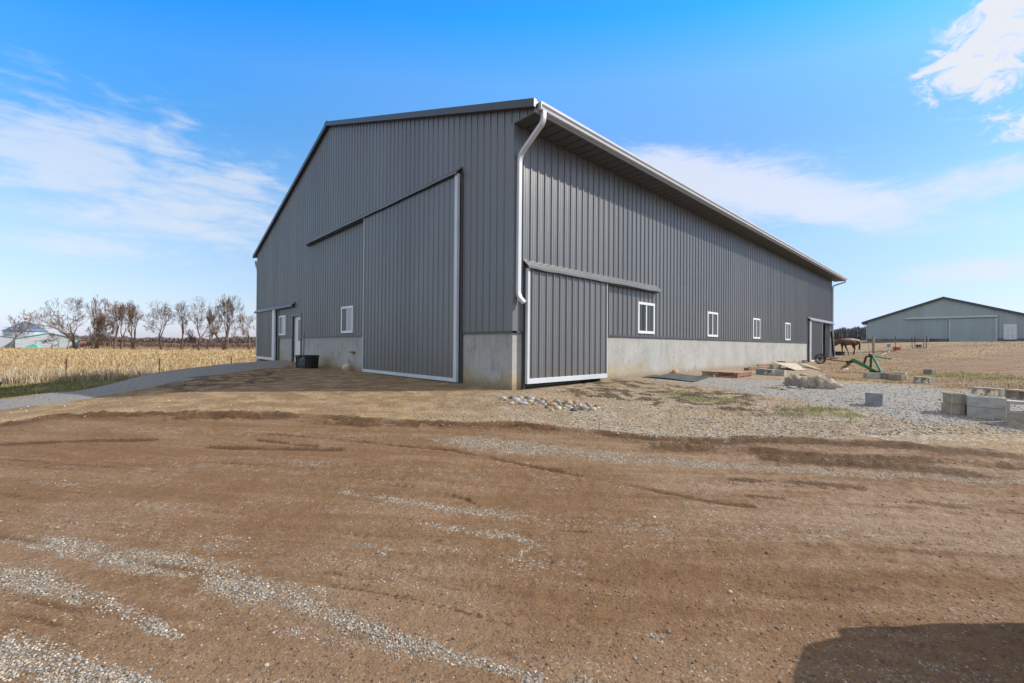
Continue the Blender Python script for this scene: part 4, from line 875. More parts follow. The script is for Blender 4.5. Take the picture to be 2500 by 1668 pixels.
# pallet
pal_ = empty('pallet', (6.76, -2.06, gz1(7.3, -1.6)+.0), 0., 'red brown wooden pallet lying flat between stall mat and blocks', 'pallet')
M_pal = mat('pallet_wood', (.3, .2, .13), (.44, .33, .24), 4, rough=.85, stretch=(1, 6, 1), fine=.2); M_palr = mat('red_pallet_paint', (.19, .065, .045), (.26, .12, .085), 5, rough=.8)
for i in range(3): mb = MB(); mb.box((.0, i*.47, .02), (1.22, i*.47+.045, .115)); mb.build('stringer', M_palr if i < 2 else M_pal, pal_, bevel=.003)
for i in range(8): mb = MB(); mb.box((.005+i*.157, -.01, .117), (.005+i*.157+.11, 1.0, .135)); mb.build('deck_board', M_palr if i in (0,) else M_pal, pal_, bevel=.002)
for i in range(3): mb = MB(); mb.box((.02+i*.545, -.01, .0), (.02+i*.545+.1, 1.0, .018)); mb.build('bottom_board', M_pal, pal_)
# rocks
def rock(p, size, label, m, seed=0, flat=.0, name='boulder', cat='rock', sub=3, amp=.28, sink=.15, group=None, rz=0.):
    import bmesh
    bm = bmesh.new(); bmesh.ops.create_icosphere(bm, subdivisions=sub, radius=1)
    rr = np.random.default_rng(seed); ks = rr.normal(0, 1.6, (7, 3)); ph = rr.random(7)*6.28
    for v in bm.verts:
        c = np.array(v.co); f = 1+amp*sum(math.sin(float(k@c)*1.3+q)/(1+.5*i) for i, (k, q) in enumerate(zip(ks, ph)))/2.2+rr.normal(0, amp*.2)
        v.co = Vector((c[0]*f*size[0], c[1]*f*size[1], max(c[2], -.55)*f*size[2]))
    me = bpy.data.meshes.new(name); bm.to_mesh(me); bm.free(); me.materials.append(m)
    me.polygons.foreach_set('use_smooth', [sub >= 3 and amp < .17]*len(me.polygons))
    o = bpy.data.objects.new(name, me); COL.objects.link(o); o.location = (p[0], p[1], gz1(p[0], p[1])+size[2]*(.55-sink)); o.rotation_euler.z = rz+YAW-math.pi/2
    return tag(o, label, cat, group)
M_rk1 = mat('pale_stone', (.3, .235, .17), (.43, .365, .295), 6, rough=.9, bump=.015, bscale=14, fine=.2); M_rk2 = mat('grey_brown_stone', (.24, .21, .175), (.36, .32, .27), 5, rough=.9, bump=.01, bscale=14, fine=.2)
M_rk3 = mat('white_rock', (.6, .58, .55), (.35, .23, .12), 2.4, rough=.85); M_rk4 = mat('orange_rock', (.45, .22, .1), (.5, .3, .16), 6, rough=.85)
rock(G(1937, 942), (.15, .13, .16), 'crumbly brown lump at the left end of the rock heap', M_rk2, 1, amp=.45)
rock(G(1927, 938)+np.array([.1, .05, 0]), (.09, .09, .1), 'knobbly broken lump at the back left of the rock heap', M_rk2, 9, amp=.5)
rock(G(1966, 946.5), (.17, .13, .17), 'smooth grey rounded boulder in the middle of the rock heap', M_rk2, 2, amp=.14)
rock(G(2008, 948.5), (.3, .17, .19), 'largest pale rough boulder at the right of the rock heap', M_rk1, 3, amp=.36)
rock(G(1915, 952), (.07, .06, .03), 'small flat stone left in front of the rock heap', M_rk2, 4, sub=2)
rock(G(1932, 949), (.1, .06, .04), 'dark flat stone lying at the foot of the rock heap', M_blk3, 5, sub=2)
rock(G(1957, 952), (.045, .04, .04), 'tiny pinkish stone in front of the smooth boulder', M_rk1, 6, sub=2)
rock(G(2047, 946.5), (.1, .07, .06), 'flat pale stone right of the rock heap', M_rk1, 7, sub=2)
rock(G(1961, 918), (.1, .08, .06), 'single tan rock in dry grass behind the rock heap', M_rk1, 8, sub=2)
rock(hit(1648, 913, 1, -.12), (.1, .09, .1), 'round orange brown rock against the wall behind the stall mat', M_rk4, 10, amp=.15)
rock(G(1742, 921), (.05, .04, .05), 'small grey stone between stall mat and pallet', M_rk2, 11, sub=2)
rock(G(851, 905), (.21, .16, .16), 'white topped rock beside the concrete base left of the tall door', M_rk3, 12, amp=.2)
# cobbles at the corner
CB = {'dark green': (.11, .125, .1), 'pink brown': (.4, .29, .235), 'lilac grey': (.33, .28, .28), 'orange': (.46, .25, .14), 'tan': (.46, .36, .22), 'white': (.56, .54, .53), 'grey': (.3, .29, .27), 'pale pink': (.5, .38, .31), 'dark grey': (.14, .14, .145), 'rust red': (.34, .13, .08), 'greenish grey': (.27, .29, .25), 'cream': (.55, .47, .34)}
M_cb = {k: mat('cobble_'+k.replace(' ', '_'), tuple(x*.5 for x in v), tuple(x*.85 for x in v), 14, rough=.75, fine=.2, bscale=60) for k, v in CB.items()}
fixed = [(1251, 974, .062, 'dark green'), (1269, 975, .075, 'pink brown'), (1290, 973, .068, 'lilac grey'), (1326, 975, .055, 'orange'), (1347, 990, .085, 'orange'), (1387, 987, .09, 'tan'), (1447, 1001, .07, 'pale pink'), (1413, 1001, .042, 'dark green'), (1421, 1001, .042, 'dark green'),
         (1305, 989, .05, 'orange'), (1259, 980, .075, 'white'), (1278, 987, .065, 'white'), (1362, 999, .075, 'cream'), (1347, 1003, .048, 'tan'), (1293, 983, .06, 'cream'), (1312, 979, .055, 'grey'), (1335, 997, .05, 'dark grey'), (1382, 994, .06, 'lilac grey'), (1402, 1003, .05, 'dark grey'), (1455, 993, .045, 'rust red'), (1427, 997, .06, 'pale pink'), (1228, 975, .06, 'cream'), (1358, 983, .06, 'grey'), (1459, 998, .04, 'white')]
rr = random.Random(5); names = list(CB); cob = list(fixed)
for i in range(300):
    if len(cob) >= 66: break
    s = rr.random(); u = 1240+215*s+rr.uniform(-6, 6); t = 977+19*s+rr.uniform(-9, 9); q = rr.uniform(.026, .05)
    if all(math.hypot(u-c[0], (t-c[1])*2.2) > 85*(q+c[2]) for c in cob): cob.append((u, t, q, rr.choice(names)))
seen = {}
for i, (u, t, q, cn) in enumerate(cob):
    along = 'nearest the barn corner' if u < 1290 else ('at the patch right end' if u > 1415 else ('left of patch middle' if u < 1350 else 'right of patch middle'))
    mid = 977+19*(u-1240)/215; depth = 'back row' if t < mid-3 else ('front row' if t > mid+3 else 'middle row')
    size = 'large' if q > .064 else ('small' if q < .04 else 'medium')
    tries = [cn]+[n for n in names if n != cn] if i >= len(fixed) else [cn]
    for cand in tries:
        lb = f'{size} {cand} cobble {along}, {depth}'
        if lb not in seen: break
    seen[lb] = 1
    p = G(u, t); rock(p, (q*rr.uniform(.85, 1.2), q*rr.uniform(.65, .9), q*rr.uniform(.55, .8)), lb, M_cb[cand], 100+i, amp=.16, sub=3, sink=.3, name='cobblestone', cat='cobblestone', group='cobbles at the barn corner', rz=rr.uniform(-.6, .6))
# black tub and manure fork
M_tub = mat('black_plastic', (.016, .018, .018), rough=.45)
tp = G(750, 898.5); tub = empty('stock_tub', (tp[0], tp[1], gz1(tp[0], tp[1])-.01), 0, 'big black round plastic stock tub beside the white entry door', 'tub')
mb = MB(); nseg = 48
prof = [(0, .02), (.33, .02), (.33, .0), (.355, .0), (.375, .39), (.40, .4), (.405, .47), (.385, .478), (.37, .46), (.345, .05), (0, .05)]
mb.lathe(prof, nseg); mb.build('tub_body', M_tub, tub, smooth=False, bevel=0)
mb = MB()
for k in range(24):
    an = 2*math.pi*k/24; c, s = math.cos(an), math.sin(an)
    mb.bar((.357*c, .357*s, .01), (.377*c, .377*s, .39), .022, .018, upv=(c, s, 0))
mb.build('tub_ribs', M_tub, tub)
fb = G(737, 902); f_e = empty('manure_fork', (fb[0], fb[1], gz1(fb[0], fb[1])), YAW-math.pi/2, 'long handled manure fork leaning on the black stock tub, tines down', 'fork')
mb = MB(); mb.tube([(.05, .0, .42), (.03, .06, .62), (-.075, .3, 1.26)], .016, 8); mb.build('handle', mat('old_ash_handle', (.12, .085, .06), rough=.7), f_e)
for k in range(5):
    x = -.085+k*.045; mb = MB(); mb.tube([(.04+x*.3, .0, .4), (x, -.03, .33), (x-.01, -.04, .15), (x-.01, .0, .0)], .006, 6); mb.build('tine', mat('worn_steel', (.3, .31, .32), metal=.6, rough=.4), f_e)
# dry weed by the white rock
M_weed = mat('dry_weed_stem', (.4, .3, .18), rough=.9)
wp = hit(856, 902, 0, -.12); mb = MB(); rr = random.Random(8)
for k in range(14):
    an = rr.uniform(0, 6.28); l = rr.uniform(.3, .55); tx, ty = rr.uniform(-.16, .1), rr.uniform(-.24, .24)
    mb.tube([(0, 0, 0), (tx*.4, ty*.4, l*.55), (tx, ty, l)], [.004, .003, .0015], 5)
    mb.tube([(tx*.4, ty*.4, l*.55), (tx*.3+.03, ty*1.2, l*.8)], [.0025, .001], 4)
o = mb.build('dry_weed', M_weed, None); o.location = (wp[0], wp[1], gz1(wp[0], wp[1])); tag(o, 'thin dry weed stalks against the concrete left of the tall door', 'weed')
# tapered tub at the left edge
M_pot = mat('grey_green_plastic', (.10, .115, .11), (.14, .155, .15), 6, rough=.6)
q = G(-22, 953.5); pot = empty('yard_planter', (q[0], q[1], gz1(q[0], q[1])), 0, 'grey green tapered ribbed tub cut off by the left edge', 'planter')
mb = MB(); mb.lathe([(0, 0), (.2, 0), (.235, .1), (.225, .105), (.27, .21), (.262, .215), (.31, .3), (.335, .3), (.335, .325), (.3, .325), (.2, .06), (0, .05)], 40); mb.build('planter_body', M_pot, pot)
mb = MB(); mb.lathe([(0, .24), (.26, .245)], 24); mb.build('soil', mat('potting_soil', (.05, .035, .025), (.12, .09, .06), 20, rough=1), pot)
# horse-drawn forecart
M_iron = mat('black_iron', (.02, .02, .022), rough=.5); M_rust = mat('rusty_shaft', (.16, .08, .045), (.24, .13, .08), 8, rough=.8)
wc = G(2001, 889); cz = gz1(wc[0], wc[1]); cart = empty('forecart', (wc[0], wc[1], cz), YAW-math.pi/2, 'small black two wheeled cart with spoked wheels at the far door', 'cart')
def wheel(x, y, r):
    mb = MB(); n = 40
    for (ra, rb, wd) in ((r-.03, r, .022),):
        vs = []; 
        for j in range(n):
            an = 2*math.pi*j/n; c, s = math.cos(an), math.sin(an)
            vs += [(x+ra*c, y-wd, r+ra*s), (x+rb*c, y-wd, r+rb*s), (x+rb*c, y+wd, r+rb*s), (x+ra*c, y+wd, r+ra*s)]
        mb.add(vs, [(4*j+k, 4*j+(k+1) % 4, 4*((j+1) % n)+(k+1) % 4, 4*((j+1) % n)+k) for j in range(n) for k in range(4)])
    rim = mb.build('wheel', M_iron, cart)
    mb = MB()
    for j in range(12):
        an = 2*math.pi*j/12+.1; mb.bar((x+.03*math.cos(an), y, r+.03*math.sin(an)), (x+(r-.02)*math.cos(an), y, r+(r-.02)*math.sin(an)), .016, .016, upv=(0, 1, 0))
    mb.tube([(x, y-.06, r), (x, y+.06, r)], .045, 14); mb.build('spokes', M_iron, rim)
wheel(0, 0, .275); wheel(.42, .5, .275)
mb = MB(); mb.bar((0, .05, .275), (.42, .45, .275), .03, .03); mb.build('axle', M_iron, cart)
mb = MB(); mb.bar((.25, .35, .28), (1.75, .3, .12), .05, .06); mb.bar((.7, .33, .2), (.95, .33, .34), .04, .04); mb.bar((.8, .2, .3), (1.25, .4, .3), .05, .05); mb.build('tongue', M_rust, cart)
mb = MB(); mb.box((.85, .2, .33), (1.2, .45, .37)); mb.tube([(1.0, .3, .37), (1.05, .3, .5)], .02, 8); mb.build('cart_seat', mat('galvanised', (.4, .42, .44), metal=.5, rough=.4), cart)
# black pipe leaning on the corner
pb = hit(2037, 879, 1, -.5); pt_ = hit(2030.5, 809.5, 1, -.2); o = MB().tube([(0, 0, 0), (pt_[0]-pb[0], pt_[1]-pb[1], pt_[2]-gz1(pb[0], pb[1]))], .08, 14).build('drain_pipe', mat('black_pipe', (.015, .017, .02), rough=.5), None)
o.location = (pb[0], pb[1], gz1(pb[0], pb[1])-.02); tag(o, 'black drain pipe leaning against the far corner of the big barn', 'pipe')
# green rear blade
M_green = mat('tractor_green', (.012, .155, .05), (.016, .19, .065), 3, rough=.35, coat=.2); M_blade = mat('rusty_blade', (.22, .14, .08), (.34, .23, .14), 4, rough=.7)
fp = G(2140, 911); sc_ = 15.7/1059*1.0; dd = to_ad(fp[0], fp[1])[1]; sc_ = dd/1059
bl_ = empty('rear_blade', (fp[0], fp[1], gz1(fp[0], fp[1])), YAW-math.pi/2, 'bright green tractor blade frame standing on dry grass', 'farm implement')
L_ = lambda u, t, y=0: ((u-2140)*sc_, y, (911-t)*sc_)
mb = MB(); mb.bar(L_(2130, 868, .0), L_(2139, 908, -.22), .1, .05); mb.bar(L_(2130, 868, .06), L_(2141.5, 908, .3), .07, .05); mb.bar(L_(2134, 907.5, -.2), L_(2141.5, 907.5, .3), .08, .08); mb.build('mast_frame', M_green, bl_, bevel=.006)
mb = MB(); mb.bar(L_(2137, 908, .0), L_(2112, 893, .05), .11, .09); mb.bar(L_(2112, 893, .05), L_(2086, 879.5, .1), .12, .11); mb.build('beam', M_green, bl_, bevel=.008)
mb = MB(); mb.bar(L_(2129, 869, .05), L_(2184, 877, .2), .045, .045); mb.box((L_(2183, 877)[0], .16, L_(2183, 878)[2]), (L_(2186, 877)[0], .24, L_(2183, 875)[2])); mb.build('lift_arm', M_green, bl_, bevel=.004)
mb = MB(); mb.bar(L_(2111.5, 891, .05), L_(2117, 872, .05), .06, .04); mb.bar(L_(2117, 871, .05), L_(2128, 870, .05), .04, .05); mb.build('brace', M_iron, bl_)
mb = MB(); mb.tube([L_(2125, 866, .05), L_(2134, 867, .05)], .05, 12); mb.build('pivot_pin', mat('red_oxide', (.2, .04, .03), rough=.6), bl_)
mb = MB(); vs = []; nb = 10
for i in range(nb+1):
    s = i/nb; z = (1-s)*L_(0, 890)[2]+s*L_(0, 904)[2]; y = .1+.13*math.sin(s*2.6)-.1*s
    for x in (L_(2073-17*s, 0)[0], L_(2098-9*s, 0)[0]): vs += [(x, y+(.0 if x < -.9 else .25), z), (x, y+.02+(.0 if x < -.9 else .25), z)]
fs = []
for i in range(nb):
    a = 4*i; fs += [(a, a+2, a+6, a+4), (a+1, a+5, a+7, a+3), (a, a+4, a+5, a+1), (a+2, a+3, a+7, a+6)]
mb.add(vs, fs+[(0, 1, 3, 2), (4*nb, 4*nb+2, 4*nb+3, 4*nb+1)]); mb.build('mouldboard', M_blade, bl_)
mb = MB(); mb.bar(L_(2074, 889, .1), L_(2088, 880, .12), .1, .05); mb.bar(L_(2082, 887, .14), L_(2094, 884, .16), .06, .04); mb.tube([L_(2080, 884, .0), L_(2080, 884, .25)], .035, 10); mb.build('turntable', M_iron, bl_)
# fence posts on the right
def tpost(u, ttop, d, label, m, hgt=None, r=.025, lean=0., name='fence_post', cap=None, grp='fence posts along the horse paddock'):
    x = ray(u, ttop); k = d/(x@fw); p = CAM+x*k; z0 = gz1(p[0], p[1]); h = max(p[2]-z0, .3)
    e = empty(name, (p[0]-lean*RH[0], p[1]-lean*RH[1], z0-.02), YAW-math.pi/2, label, 'fence post', grp)
    mb = MB(); mb.bar((0, 0, -.3), (lean, 0, h), r*1.6, .008, upv=(0, 1, 0)); mb.bar((0, .01, -.3), (lean, .01, h-.01), .008, r*1.2, upv=(0, 1, 0)); mb.build('shaft', m, e)
    if cap: mb = MB(); mb.box((lean-r*.9, -.012, h-cap[1]), (lean+r*.9, .022, h-cap[1]+cap[2])); mb.build('cap', cap[0], e)
    return e
M_tp = mat('brown_steel_post', (.06, .035, .03), rough=.7); M_red = mat('red_post_top', (.35, .05, .04), rough=.6); M_yel = mat('yellow_insulator', (.6, .5, .05), rough=.5); M_pale = mat('pale_post', (.45, .45, .44), rough=.6)
tpost(2186, 819, 33.5, 'dark steel post with yellow insulator behind the orange tub', M_tp, cap=(M_yel, .45, .06))
tpost(2199.5, 826, 33.8, 'thin white post with red top right of the orange tub', M_pale, r=.02, cap=(M_red, .0+.22, .22))
tpost(2226, 822.5, 33.5, 'left of the two dark posts by the teal bin, slightly leaning', M_tp, lean=-.06)
tpost(2233.7, 820.8, 33.2, 'right of the two dark posts by the teal bin, upright', M_tp)
tpost(2262, 819, 34, 'tall dark post at the end of the paddock fence', M_tp)
tpost(2258, 826, 33.5, 'pale post leaning left at the end of the paddock fence', M_pale, lean=-.12, r=.03)
tpost(2267, 824, 34.5, 'pale thin post leaning right beside the tall dark post', M_pale, lean=.08, r=.02)
tpost(2255, 836, 33, 'short rusty stake right of the teal bin', M_rust, r=.035)
tpost(2120, 837, 30.5, 'thin white step in post left of the wooden post', M_pale, r=.018, lean=-.12)
tpost(2317.7, 812, 57.5, 'dark bollard post at the left edge of the green grey barn door', M_tp, r=.08, grp='posts guarding the second barn door')
tpost(2431.7, 811, 54.5, 'dark bollard post at the right edge of the green grey barn door', M_tp, r=.08, grp='posts guarding the second barn door')
x = ray(2132.5, 820); p = CAM+x*(31/(x@fw)); z0 = gz1(p[0], p[1])
o = MB().tube([(0, 0, -.3), (-.02, 0, .7), (.0, 0, p[2]-z0)], [.085, .083, .08], 14).build('wooden_post', mat('grey_wood', (.3, .24, .17), (.42, .36, .28), 5, rough=.85, stretch=(4, 4, .5), fine=.2), None)
o.location = (p[0], p[1], z0); tag(o, 'thick weathered wooden post standing behind the green blade frame', 'wooden post')
def tub_(u, t, label, m, r, h, name, cat):
    p = G(u, t); mb = MB(); mb.lathe([(0, 0), (r*.82, 0), (r, h), (r*1.06, h), (r*1.06, h*.92), (r*.98, h*.9), (r*.8, .03), (0, .03)][:4]+[(r*.95, h), (r*.78, .04), (0, .04)], 24)
    o = mb.build(name, m, None); o.location = (p[0], p[1], gz1(p[0], p[1])-.02); return tag(o, label, cat)
tub_(2190, 854.3, 'bright orange feed tub on the crest of the dry grass slope', mat('orange_plastic', (.85, .085, .012), rough=.4), .33, .27, 'feed_tub', 'tub')
o = tub_(2243, 848, 'dark teal rubber bin beside the two dark fence posts', mat('teal_plastic', (.06, .1, .1), rough=.5), .23, .27, 'feed_bin', 'bin')
x = ray(2170, 838); p = CAM+x*(46/(x@fw)); o = MB().lathe([(0, 0), (.14, 0), (.17, .3), (.19, .3), (.19, .26), (0, .24)], 18).build('bucket', mat('sky_blue_plastic', (.12, .38, .5), rough=.4), None); o.location = (p[0], p[1], gz1(p[0], p[1])); tag(o, 'light blue bucket in the paddock before the second barn', 'bucket')
# black hose along the slope
hs = [G(u, t) for u, t in ((2150, 868), (2163, 864), (2172, 858), (2190, 856.5), (2212, 854), (2240, 851), (2262, 850))]
o = MB().tube([(p[0], p[1], gz1(p[0], p[1])+.02) for p in hs], .022, 6).build('water_hose', mat('pale_green_hose', (.3, .34, .3), rough=.5), None); tag(o, 'pale hose lying along the crest below the orange tub', 'hose')

# ------------------------------------------------------------------ second barn
X2 = float((CAM+ray(2117, 832)*(63/(ray(2117, 832)@fw)))[0]); h2 = lambda u, t: hit(u, t, 0, X2)
c0 = h2(2117, 832); ev = h2(2117, 785); rg = h2(2303, 727); yl = c0[1]; yr = 2*rg[1]-yl; z0 = c0[2]-.3
M_sage = siding_mat('sage_steel', (.33, .385, .39), .45, .0); M_sage.node_tree.nodes['Principled BSDF'].inputs['Specular IOR Level'].default_value = .3
b2 = empty('pole_barn', (X2, rg[1], z0), 0, 'long low green grey steel barn with double doors behind the paddock', 'barn')
off2 = lambda o: (setattr(o, 'location', (-X2, -rg[1], -z0)), o)[1]
mb = MB(); sl2 = (rg[2]-ev[2])/(yl-rg[1]); rz2 = lambda y: rg[2]-sl2*abs(y-rg[1])-.15
vs = []; prof = wall_profile(yr, yl, 0, rib=.03); prof = sorted(prof+[(rg[1], 0)])
for s, o_ in prof: vs += [(X2-o_, s, z0+.55), (X2-o_, s, rz2(s))]
mb.add(vs, [(2*i, 2*i+2, 2*i+3, 2*i+1) for i in range(len(prof)-1)]); mb.box((X2, yl-.02, z0), (X2+36, yl, ev[2])); mb.box((X2, yr, z0), (X2+36, yr+.02, ev[2])); mb.box((X2+36, yr, z0), (X2+36.02, yl, ev[2]))
off2(mb.build('wall', M_sage, b2))
mb = MB(); mb.box((X2-.02, yr, z0-.4), (X2+.1, yl, z0+.56)); off2(mb.build('foundation', mat('weathered_base', (.2, .19, .185), (.1, .09, .085), 1.2, rough=.9), b2))
mb = MB()
for ya, yb in ((yl+.6, rg[1]), (rg[1], yr-.6)):
    mb.add([(X2-.3, ya, rz2(ya)+.02), (X2+36.4, ya, rz2(ya)+.02), (X2+36.4, yb, rz2(yb)+.02), (X2-.3, yb, rz2(yb)+.02), (X2-.3, ya, rz2(ya)+.28), (X2+36.4, ya, rz2(ya)+.28), (X2+36.4, yb, rz2(yb)+.28), (X2-.3, yb, rz2(yb)+.28)],
           [(0, 3, 2, 1), (4, 5, 6, 7), (0, 1, 5, 4), (1, 2, 6, 5), (2, 3, 7, 6), (3, 0, 4, 7)])
off2(mb.build('roof', M_trim, b2))
mb = MB(); mb.box((X2-.1, yl+.5, ev[2]-.35), (X2+36, yl+.64, ev[2]-.22)); mb.tube([(X2-.02, yl+.57, ev[2]-.3), (X2-.02, yl+.3, ev[2]-.6), (X2-.02, yl+.06, ev[2]-.75), (X2-.02, yl+.06, z0+.2)], .05, 8); off2(mb.build('gutter', M_grey, b2))
M_edge = mat('pale_edge', (.45, .5, .5), rough=.5)
def panel2(u0, u1, name):
    a, b = h2(u0, 800)[1], h2(u1, 800)[1]; zt, zb_ = h2(u1, 777)[2], z0+.12
    mb = MB(); prof = wall_profile(b, a, .1, rib=.03); vs = []
    for s, o_ in prof: vs += [(X2-.12-o_, s, zb_), (X2-.12-o_, s, zt)]
    mb.add(vs, [(2*i, 2*i+2, 2*i+3, 2*i+1) for i in range(len(prof)-1)]); mb.box((X2-.115, b, zb_), (X2-.05, a, zt)); d = off2(mb.build('sliding_door', M_sage, b2))
    mb = MB(); mb.box((X2-.19, a-.14, zb_), (X2-.1, a, zt)); mb.box((X2-.19, b, zb_), (X2-.1, b+.14, zt)); o = mb.build('door_edge', M_edge, d)
panel2(2317, 2434.5, 'door')
a, b = h2(2211, 778), h2(2435.5, 773); mb = MB(); mb.box((X2-.25, b[1], a[2]-.12), (X2-.03, a[1], a[2]+.12)); off2(mb.build('track_cover', M_edge, b2))
a, b = h2(2453, 794), h2(2479.5, 829); mb = MB(); mb.box((X2-.06, b[1], b[2]), (X2-.03, a[1], a[2])); ed = off2(mb.build('entry_door', M_vinyl, b2))
w_ = a[1]-b[1]; hh = a[2]-b[2]; mb = MB()
for fy in (.12, .56):
    for fz0, fz1 in ((.08, .42), (.5, .9)): mb.box((X2-.075, b[1]+w_*fy, b[2]+hh*fz0), (X2-.061, b[1]+w_*(fy+.32), b[2]+hh*fz1))
mb.build('door_panels', M_white, ed)
mb = MB(); mb.box((X2-.07, a[1], b[2]), (X2-.02, a[1]+.12, a[2]+.12)); mb.box((X2-.07, b[1]-.12, b[2]), (X2-.02, b[1], a[2]+.12)); mb.box((X2-.07, b[1], a[2]), (X2-.02, a[1], a[2]+.12)); mb.build('door_casing', M_white, ed)
a, b = h2(2438, 833), h2(2496, 833); mb = MB(); mb.box((X2-1.4, b[1], z0-.05), (X2-.2, a[1], z0+.17)); off2(mb.build('door_pad', M_conc, b2))

# ------------------------------------------------------------------ farm beyond the corn field
def far_pt(u, t, d): x = ray(u, t); return CAM+x*(d/(x@fw))
dB = 168; c = far_pt(62.5, 832, dB); zg = -1.3; mpx = dB/1059
bin_ = empty('grain_bin', (c[0], c[1], zg), YAW-math.pi/2, 'round grain bin with a blue grey cone roof beyond the field', 'grain bin')
ze = far_pt(62, 808.5, dB)[2]-zg; zt = far_pt(62, 786, dB)[2]-zg; cb = math.cos(math.atan(1.121)); r = 57*mpx*cb
M_binr = mat('blue_bin_roof', (.13, .2, .3), (.2, .28, .38), .4, rough=.4, metal=.3); M_binw = mat('galvanised_bin', (.32, .4, .46), (.5, .57, .62), .5, rough=.4, metal=.3, stretch=(1, 1, .1))
mb = MB(); prof = [(r*.97, 0)]; k = 0
while .4*k < ze: prof += [(r*.97+(.03 if k % 2 else 0), .4*k)]; k += 1
mb.lathe(prof+[(r*.97, ze)], 48); mb.build('bin_wall', M_binw, bin_)
mb = MB(); mb.lathe([(r*1.02, ze-.15), (r*1.02, ze), (.5, zt), (.5, zt+.3), (0, zt+.3)], 48); mb.build('bin_roof', M_binr, bin_)
mb = MB()
for k in range(24): an = 2*math.pi*k/24; mb.bar((r*1.01*math.cos(an), r*1.01*math.sin(an), ze+.08), (.5*math.cos(an), .5*math.sin(an), zt+.08), .18, .12)
mb.build('roof_ribs', M_binr, bin_)
mb = MB(); mb.lathe([(0, zt+1.5), (.45, zt+1.3), (.5, zt+.75), (0, zt+.7)], 16); mb.build('vent_cap', mat('red_cap', (.4, .03, .06), rough=.5), bin_)
def far_shed(u0, u1, um, te, tr, d, label, name, mw, mr, depth=20, trim=None):
    bear = math.atan(((u0+u1)/2-1250)/1059); mp = d/1059*math.cos(bear); e = empty(name, (*far_pt((u0+u1)/2, 840, d)[:2], zg-.1), YAW-math.pi/2-bear, label, 'shed')
    x0, x1, xm = (u0-(u0+u1)/2)*mp, (u1-(u0+u1)/2)*mp, (um-(u0+u1)/2)*mp; zE = far_pt(um, te, d)[2]-zg; zR = far_pt(um, tr, d)[2]-zg
    mb = MB(); mb.add([(x0, 0, 0), (x1, 0, 0), (x1, 0, zE), (xm, 0, zR), (x0, 0, zE), (x0, depth, 0), (x1, depth, 0), (x1, depth, zE), (xm, depth, zR), (x0, depth, zE)], [(0, 1, 2, 3, 4), (5, 9, 8, 7, 6), (0, 4, 9, 5), (1, 6, 7, 2)]); mb.build('wall', mw, e)
    mb = MB(); o_ = .3
    for xa, xb, za, zb_ in ((x0-o_, xm, zE-.06, zR), (xm, x1+o_, zR, zE-.06)):
        mb.add([(xa, -o_, za), (xb, -o_, zb_), (xb, depth+o_, zb_), (xa, depth+o_, za), (xa, -o_, za+.22), (xb, -o_, zb_+.22), (xb, depth+o_, zb_+.22), (xa, depth+o_, za+.22)], [(0, 1, 2, 3), (4, 7, 6, 5), (0, 4, 5, 1), (1, 5, 6, 2), (2, 6, 7, 3), (3, 7, 4, 0)])
    mb.build('roof', mr, e); return e, mp
M_whit = mat('white_boards', (.33, .36, .4), (.42, .45, .49), .6, rough=.7, stretch=(.3, 1, 3)); M_grn = mat('green_trim', (.1, .3, .24), rough=.5); M_brn = mat('brown_boards', (.2, .12, .09), (.27, .17, .13), .5, rough=.85)
e, mp = far_shed(40, 195, 121, 827.5, 813, 150, 'white shed with green roof edge and wide green framed door', 'white_shed', M_whit, M_grn)
mb = MB(); xa, xb = (88-117.5)*mp, (143-117.5)*mp; zt_ = far_pt(120, 831, 150)[2]-zg; mb.box((xa, -.1, .1), (xb, -.02, zt_-.2)); dd_ = mb.build('shed_door', M_whit, e)
mb = MB(); mb.box((xa-.15, -.14, zt_-.2), (xb+.15, -.02, zt_)); mb.box((xb-.02, -.14, .1), (xb+.18, -.02, zt_-.2)); mb.build('door_frame', M_grn, dd_)
e, mp = far_shed(-30, 41, 5, 824, 820, 152, 'low white shed under the grain bin at the left edge', 'white_shed', M_whit, M_whit, 8)
e, mp = far_shed(195, 216, 205, 831, 829, 151, 'small brown shed attached right of the white shed', 'brown_shed', M_brn, M_brn, 10)
mb = MB(); mb.add([(-2.4, 0, 0), (2.6, 0, 0), (2.2, 1.6, 0), (-2, 1.6, 0), (-1.2, .5, .75), (.4, .6, 1.1), (1.6, .6, .7), (-.6, 1.2, .8)], [(0, 1, 6, 5, 4), (1, 2, 6), (2, 3, 7, 5, 6), (3, 0, 4, 7), (4, 5, 7)])
c = far_pt(75, 846, 141); o = mb.build('tarp', mat('turquoise_tarp', (.12, .5, .45), rough=.5), None); o.location = (c[0], c[1], -1.0); o.rotation_euler.z = YAW-math.pi/2; tag(o, 'turquoise tarp heaped in front of the white shed', 'tarp')
# low red shelter behind the horse, trough under its head
c = far_pt(2054, 830, 74); e = empty('horse_shelter', (c[0], c[1], gz1(c[0], c[1])), YAW-math.pi/2, 'low red roofed shelter behind the grazing horse', 'shelter')
ztop = float(far_pt(2054, 822.5, 74)[2]-gz1(c[0], c[1])); mb = MB(); mb.box((-1.5, 0, 0), (1.6, 2, ztop-.35)); mb.build('wall', mat('ochre_boards', (.36, .2, .11), (.44, .28, .17), 2, rough=.8), e)
mb = MB(); mb.box((-1.7, -.3, ztop-.34), (1.8, 2.3, ztop-.1)); mb.build('roof', mat('dark_red_roof', (.12, .025, .03), rough=.6), e)
c = far_pt(2049, 849, 35.6); mb = MB(); mb.lathe([(0, 0), (.36, 0), (.4, .3), (.43, .3), (.43, .26), (0, .22)], 20); o = mb.build('feed_trough', M_rub, None); o.location = (c[0], c[1], gz1(c[0], c[1])); tag(o, 'black round feeder on the ground under the horse', 'feeder')

